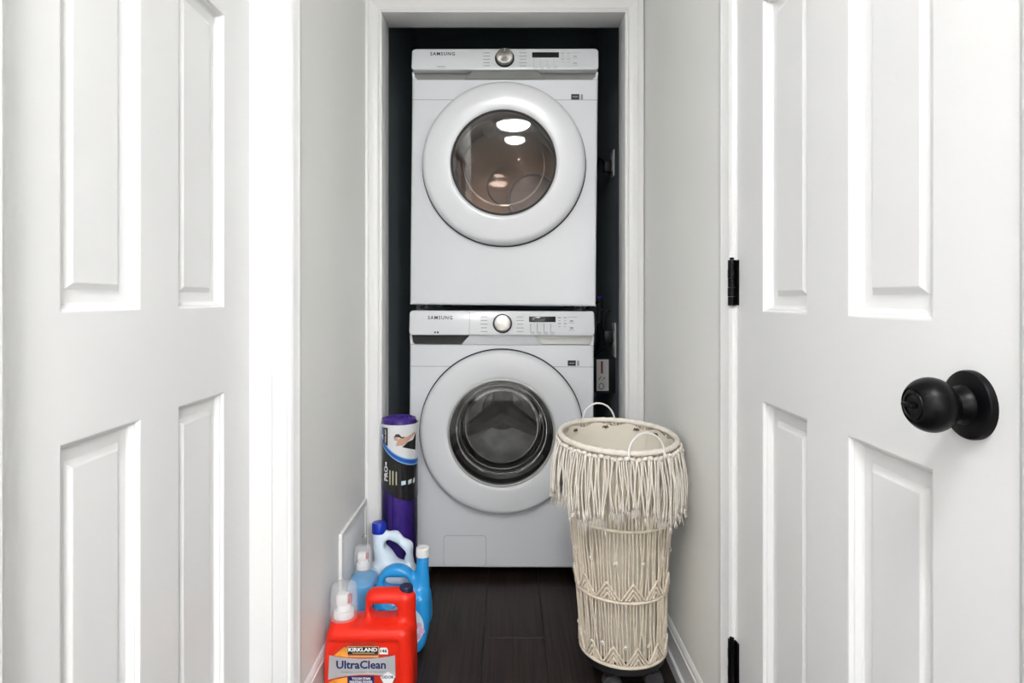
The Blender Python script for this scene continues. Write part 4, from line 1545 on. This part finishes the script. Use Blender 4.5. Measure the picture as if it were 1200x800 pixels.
# hanging cords, three tiers
def tier(z0, z1, n, dr, seed, knots=True):
    rnd = random.Random(seed)
    bm = bmesh.new()
    for i in range(n):
        a = 2 * PI * (i + 0.5 + 0.25 * (rnd.random() - 0.5)) / n
        ph = rnd.random() * 6.3
        amp = 0.010 + 0.012 * rnd.random()
        grp = 12
        pts = []
        for k in range(8):
            t = k / 7
            z = z0 + (z1 - z0) * t
            aa = a + amp * math.sin(t * 5 + ph) * math.sin(PI * t)
            if knots:   # cords gather towards the knot of their group
                g = 2 * PI * (math.floor(a / (2 * PI) * grp) + 0.5) / grp
                if abs(g - a) < 0.09:
                    aa = aa + (g - aa) * 0.75 * math.exp(-((t - 0.55) / 0.16) ** 2)
            pts.append(b_pt(aa, z, dr + 0.0024 * math.sin(ph + 3 * t)))
        tube(bm, pts, 0.0027, 6, caps=False)
    o = finish('cord_curtain', bm, M['cord'], BK, 180)
    o['kind'] = 'stuff'
    return o


tier(0.0925, 0.269, 82, 0.0, 1)
tier(0.269, 0.4625, 86, 0.0, 2)
tier(0.4625, 0.672, 90, -0.001, 3, knots=False)


# chevron motifs and knots share their mesh, turned about the basket axis
def bead(bm, a, z, dr, la, lz, rot, thick):
    p = b_pt(a, z, dr)
    tx = Vector((-math.sin(a), math.cos(a), 0))
    up = Vector((0, 0, 1))
    nrm = Vector((math.cos(a), math.sin(a), 0))
    u = tx * math.cos(rot) + up * math.sin(rot)
    v = -tx * math.sin(rot) + up * math.cos(rot)
    nl, nr = 4, 6
    rings = []
    for i in range(nl + 1):
        t = -1 + 2 * i / nl
        rr = math.sqrt(max(0.06, 1 - t * t))
        rings.append([bm.verts.new(p + u * (la * t) + v * (lz * rr * math.cos(2 * PI * k / nr)) + nrm * (thick * rr * math.sin(2 * PI * k / nr))) for k in range(nr)])
    for r0, r1 in zip(rings, rings[1:]):
        for k in range(nr):
            l = (k + 1) % nr
            bm.faces.new((r0[k], r0[l], r1[l], r1[k]))
    bm.faces.new(rings[0])
    bm.faces.new(rings[-1])


def chevron(a0, z, wdt, hgt):
    bm = bmesh.new()
    R = b_rad(z)
    for lvl, nb in ((1.0, 8), (0.66, 5), (0.34, 3)):
        for s in (-1, 1):
            for i in range(nb):
                t = (i + 0.5) / nb
                aa = a0 + s * (1 - t) * wdt / 2 / R * lvl
                zz = z + 0.004 + t * hgt * lvl
                bead(bm, aa, zz, 0.0050 if lvl == 1 else 0.0038, 0.0062, 0.0032, s * 2.3, 0.0038)
    finish('macrame_chevron', bm, M['cord'], BK, 180)


NCH = 12
for zz, off in ((0.272, 0.13), (0.096, 0.30)):
    for k in range(NCH):
        a0 = 2 * PI * (k + off) / NCH
        chevron(a0, zz, 0.058 if zz > 0.2 else 0.055, 0.046)


def star_knot(a, z):
    bm = bmesh.new()
    for rot in (0.5, -0.5, 1.57):
        bead(bm, a, z, 0.0045, 0.0075, 0.0022, rot, 0.0028)
    bead(bm, a, z, 0.0055, 0.003, 0.003, 0, 0.003)
    finish('macrame_knot', bm, M['cord_white'], BK, 180)


for k in range(NCH):
    star_knot(2 * PI * (k + 0.5) / NCH, 0.269 + 0.55 * 0.1935)
    star_knot(2 * PI * (k + 0.82) / NCH, 0.150)

# row of hitch knots below the rim
bm = bmesh.new()
nk = 66
for k in range(nk):
    a = 2 * PI * k / nk
    bead(bm, a, 0.6585 + 0.002 * math.sin(k * 1.7), 0.009, 0.0085, 0.0058, 0.35 * math.sin(k * 2.1), 0.0062)
o = finish('hitch_row', bm, M['cord_white'], BK, 180)
o['kind'] = 'stuff'
# fringe
rnd = random.Random(11)
bm = bmesh.new()
nf = 168
for i in range(nf):
    a = 2 * PI * (i + 0.6 * rnd.random()) / nf
    L = 0.122 + 0.036 * rnd.random() + 0.012 * math.sin(5 * a)
    flare = 0.012 + 0.012 * rnd.random()
    sway = (rnd.random() - 0.5) * 0.10
    ph = rnd.random() * 6.3
    pts, rad = [], []
    base_dr = 0.0065 + 0.004 * rnd.random()
    z0 = 0.660
    p0 = b_pt(a, z0, base_dr)
    nseg = 10
    for k in range(nseg + 1):
        t = k / nseg
        aa = a + sway * t ** 1.5 + 0.018 * math.sin(ph + 5 * t)
        rr = b_rad(z0) + base_dr + flare * math.sin(PI * 0.5 * t) - 0.006 * t * t
        q = b_pt(aa, z0, rr - b_rad(z0))
        pts.append(Vector((q.x, q.y, q.z - L * t)))
        rad.append(0.0021 if t < 0.84 else 0.0021 + 0.0016 * (t - 0.84) / 0.16)
    # stay clear of the wall
    for p in pts:
        wx = p.x + 0.312
        if wx > XR - 0.004:
            p.x = XR - 0.004 - 0.312
    tube(bm, pts, rad, 6)
    e = pts[-1]
    for f in range(6):   # frayed tuft
        b = rnd.random() * 6.3
        sp = 0.004 + 0.005 * rnd.random()
        ee = e + Vector((math.cos(b) * sp, math.sin(b) * sp, -0.014 - 0.010 * rnd.random()))
        ee.x = min(ee.x, XR - 0.003 - 0.312)
        tube(bm, [pts[-2], e + Vector((math.cos(b) * 0.002, math.sin(b) * 0.002, -0.003)), ee], [0.0009, 0.0011, 0.0006], 4, caps=False)
o = finish('fringe', bm, M['cord_white'], BK, 180)
o['kind'] = 'stuff'
# braid hanging at the wall side
bm = bmesh.new()
for k in range(12):
    for s in (-1, 1):
        a = math.radians(-14)
        bead(bm, a + s * 0.018, 0.648 - k * 0.0085, 0.016, 0.0055, 0.0035, s * 0.8, 0.004)
finish('braid', bm, M['cord_white'], BK, 180)
# wire handles
def hoop_handle(a0, tilt_dir):
    bm = bmesh.new()
    c = b_pt(a0, 0.670, 0.0)
    tx = Vector((-math.sin(a0), math.cos(a0), 0))
    tx = Vector((abs(tx.x), tx.y * (1 if tx.x > 0 else -1), -0.05)).normalized()
    up = (Vector((0, 0, 1)) + tilt_dir).normalized()
    pts = []
    for t in np.linspace(-0.25, PI + 0.25, 22):
        pts.append(c + tx * (0.0485 * math.cos(t)) + up * (0.050 * math.sin(t)))
    tube(bm, pts, 0.0026, 8)
    finish('handle', bm, M['handlewire'], BK, 60)


hoop_handle(math.radians(101), Vector((0, 0.1, 0)))
hoop_handle(math.radians(-73), Vector((0, 0.12, 0)))
# base and casters
bm = bmesh.new()
lathe(bm, [(0, 0.066), (0.108, 0.066), (0.112, 0.070), (0.112, 0.086), (0.108, 0.090), (0, 0.090)], 48)
finish('base_board', bm, M['blackplastic'], BK, 35)
for k in range(4):
    a = math.radians(-38 + 90 * k)
    px, py = 0.080 * math.cos(a), 0.080 * math.sin(a)
    bm = bmesh.new()
    box(bm, px - 0.018, px + 0.018, py - 0.018, py + 0.018, 0.061, 0.0665, bevel=0.001)
    tube(bm, [(px, py, 0.062), (px + 0.006, py, 0.045), (px + 0.010, py, 0.026)], [0.017, 0.015, 0.010], 10)
    cst = finish('caster', bm, M['blackplastic'], BK, 50)
    bm = bmesh.new()
    lathe(bm, [(0, -0.017), (0.0215, -0.017), (0.025, -0.013), (0.025, -0.004), (0.018, -0.003), (0.018, 0.003), (0.025, 0.004), (0.025, 0.013), (0.0215, 0.017), (0, 0.017)], 28, 'y', (px + 0.010, py, 0.025))
    finish('wheel', bm, M['rubber'], cst, 40)
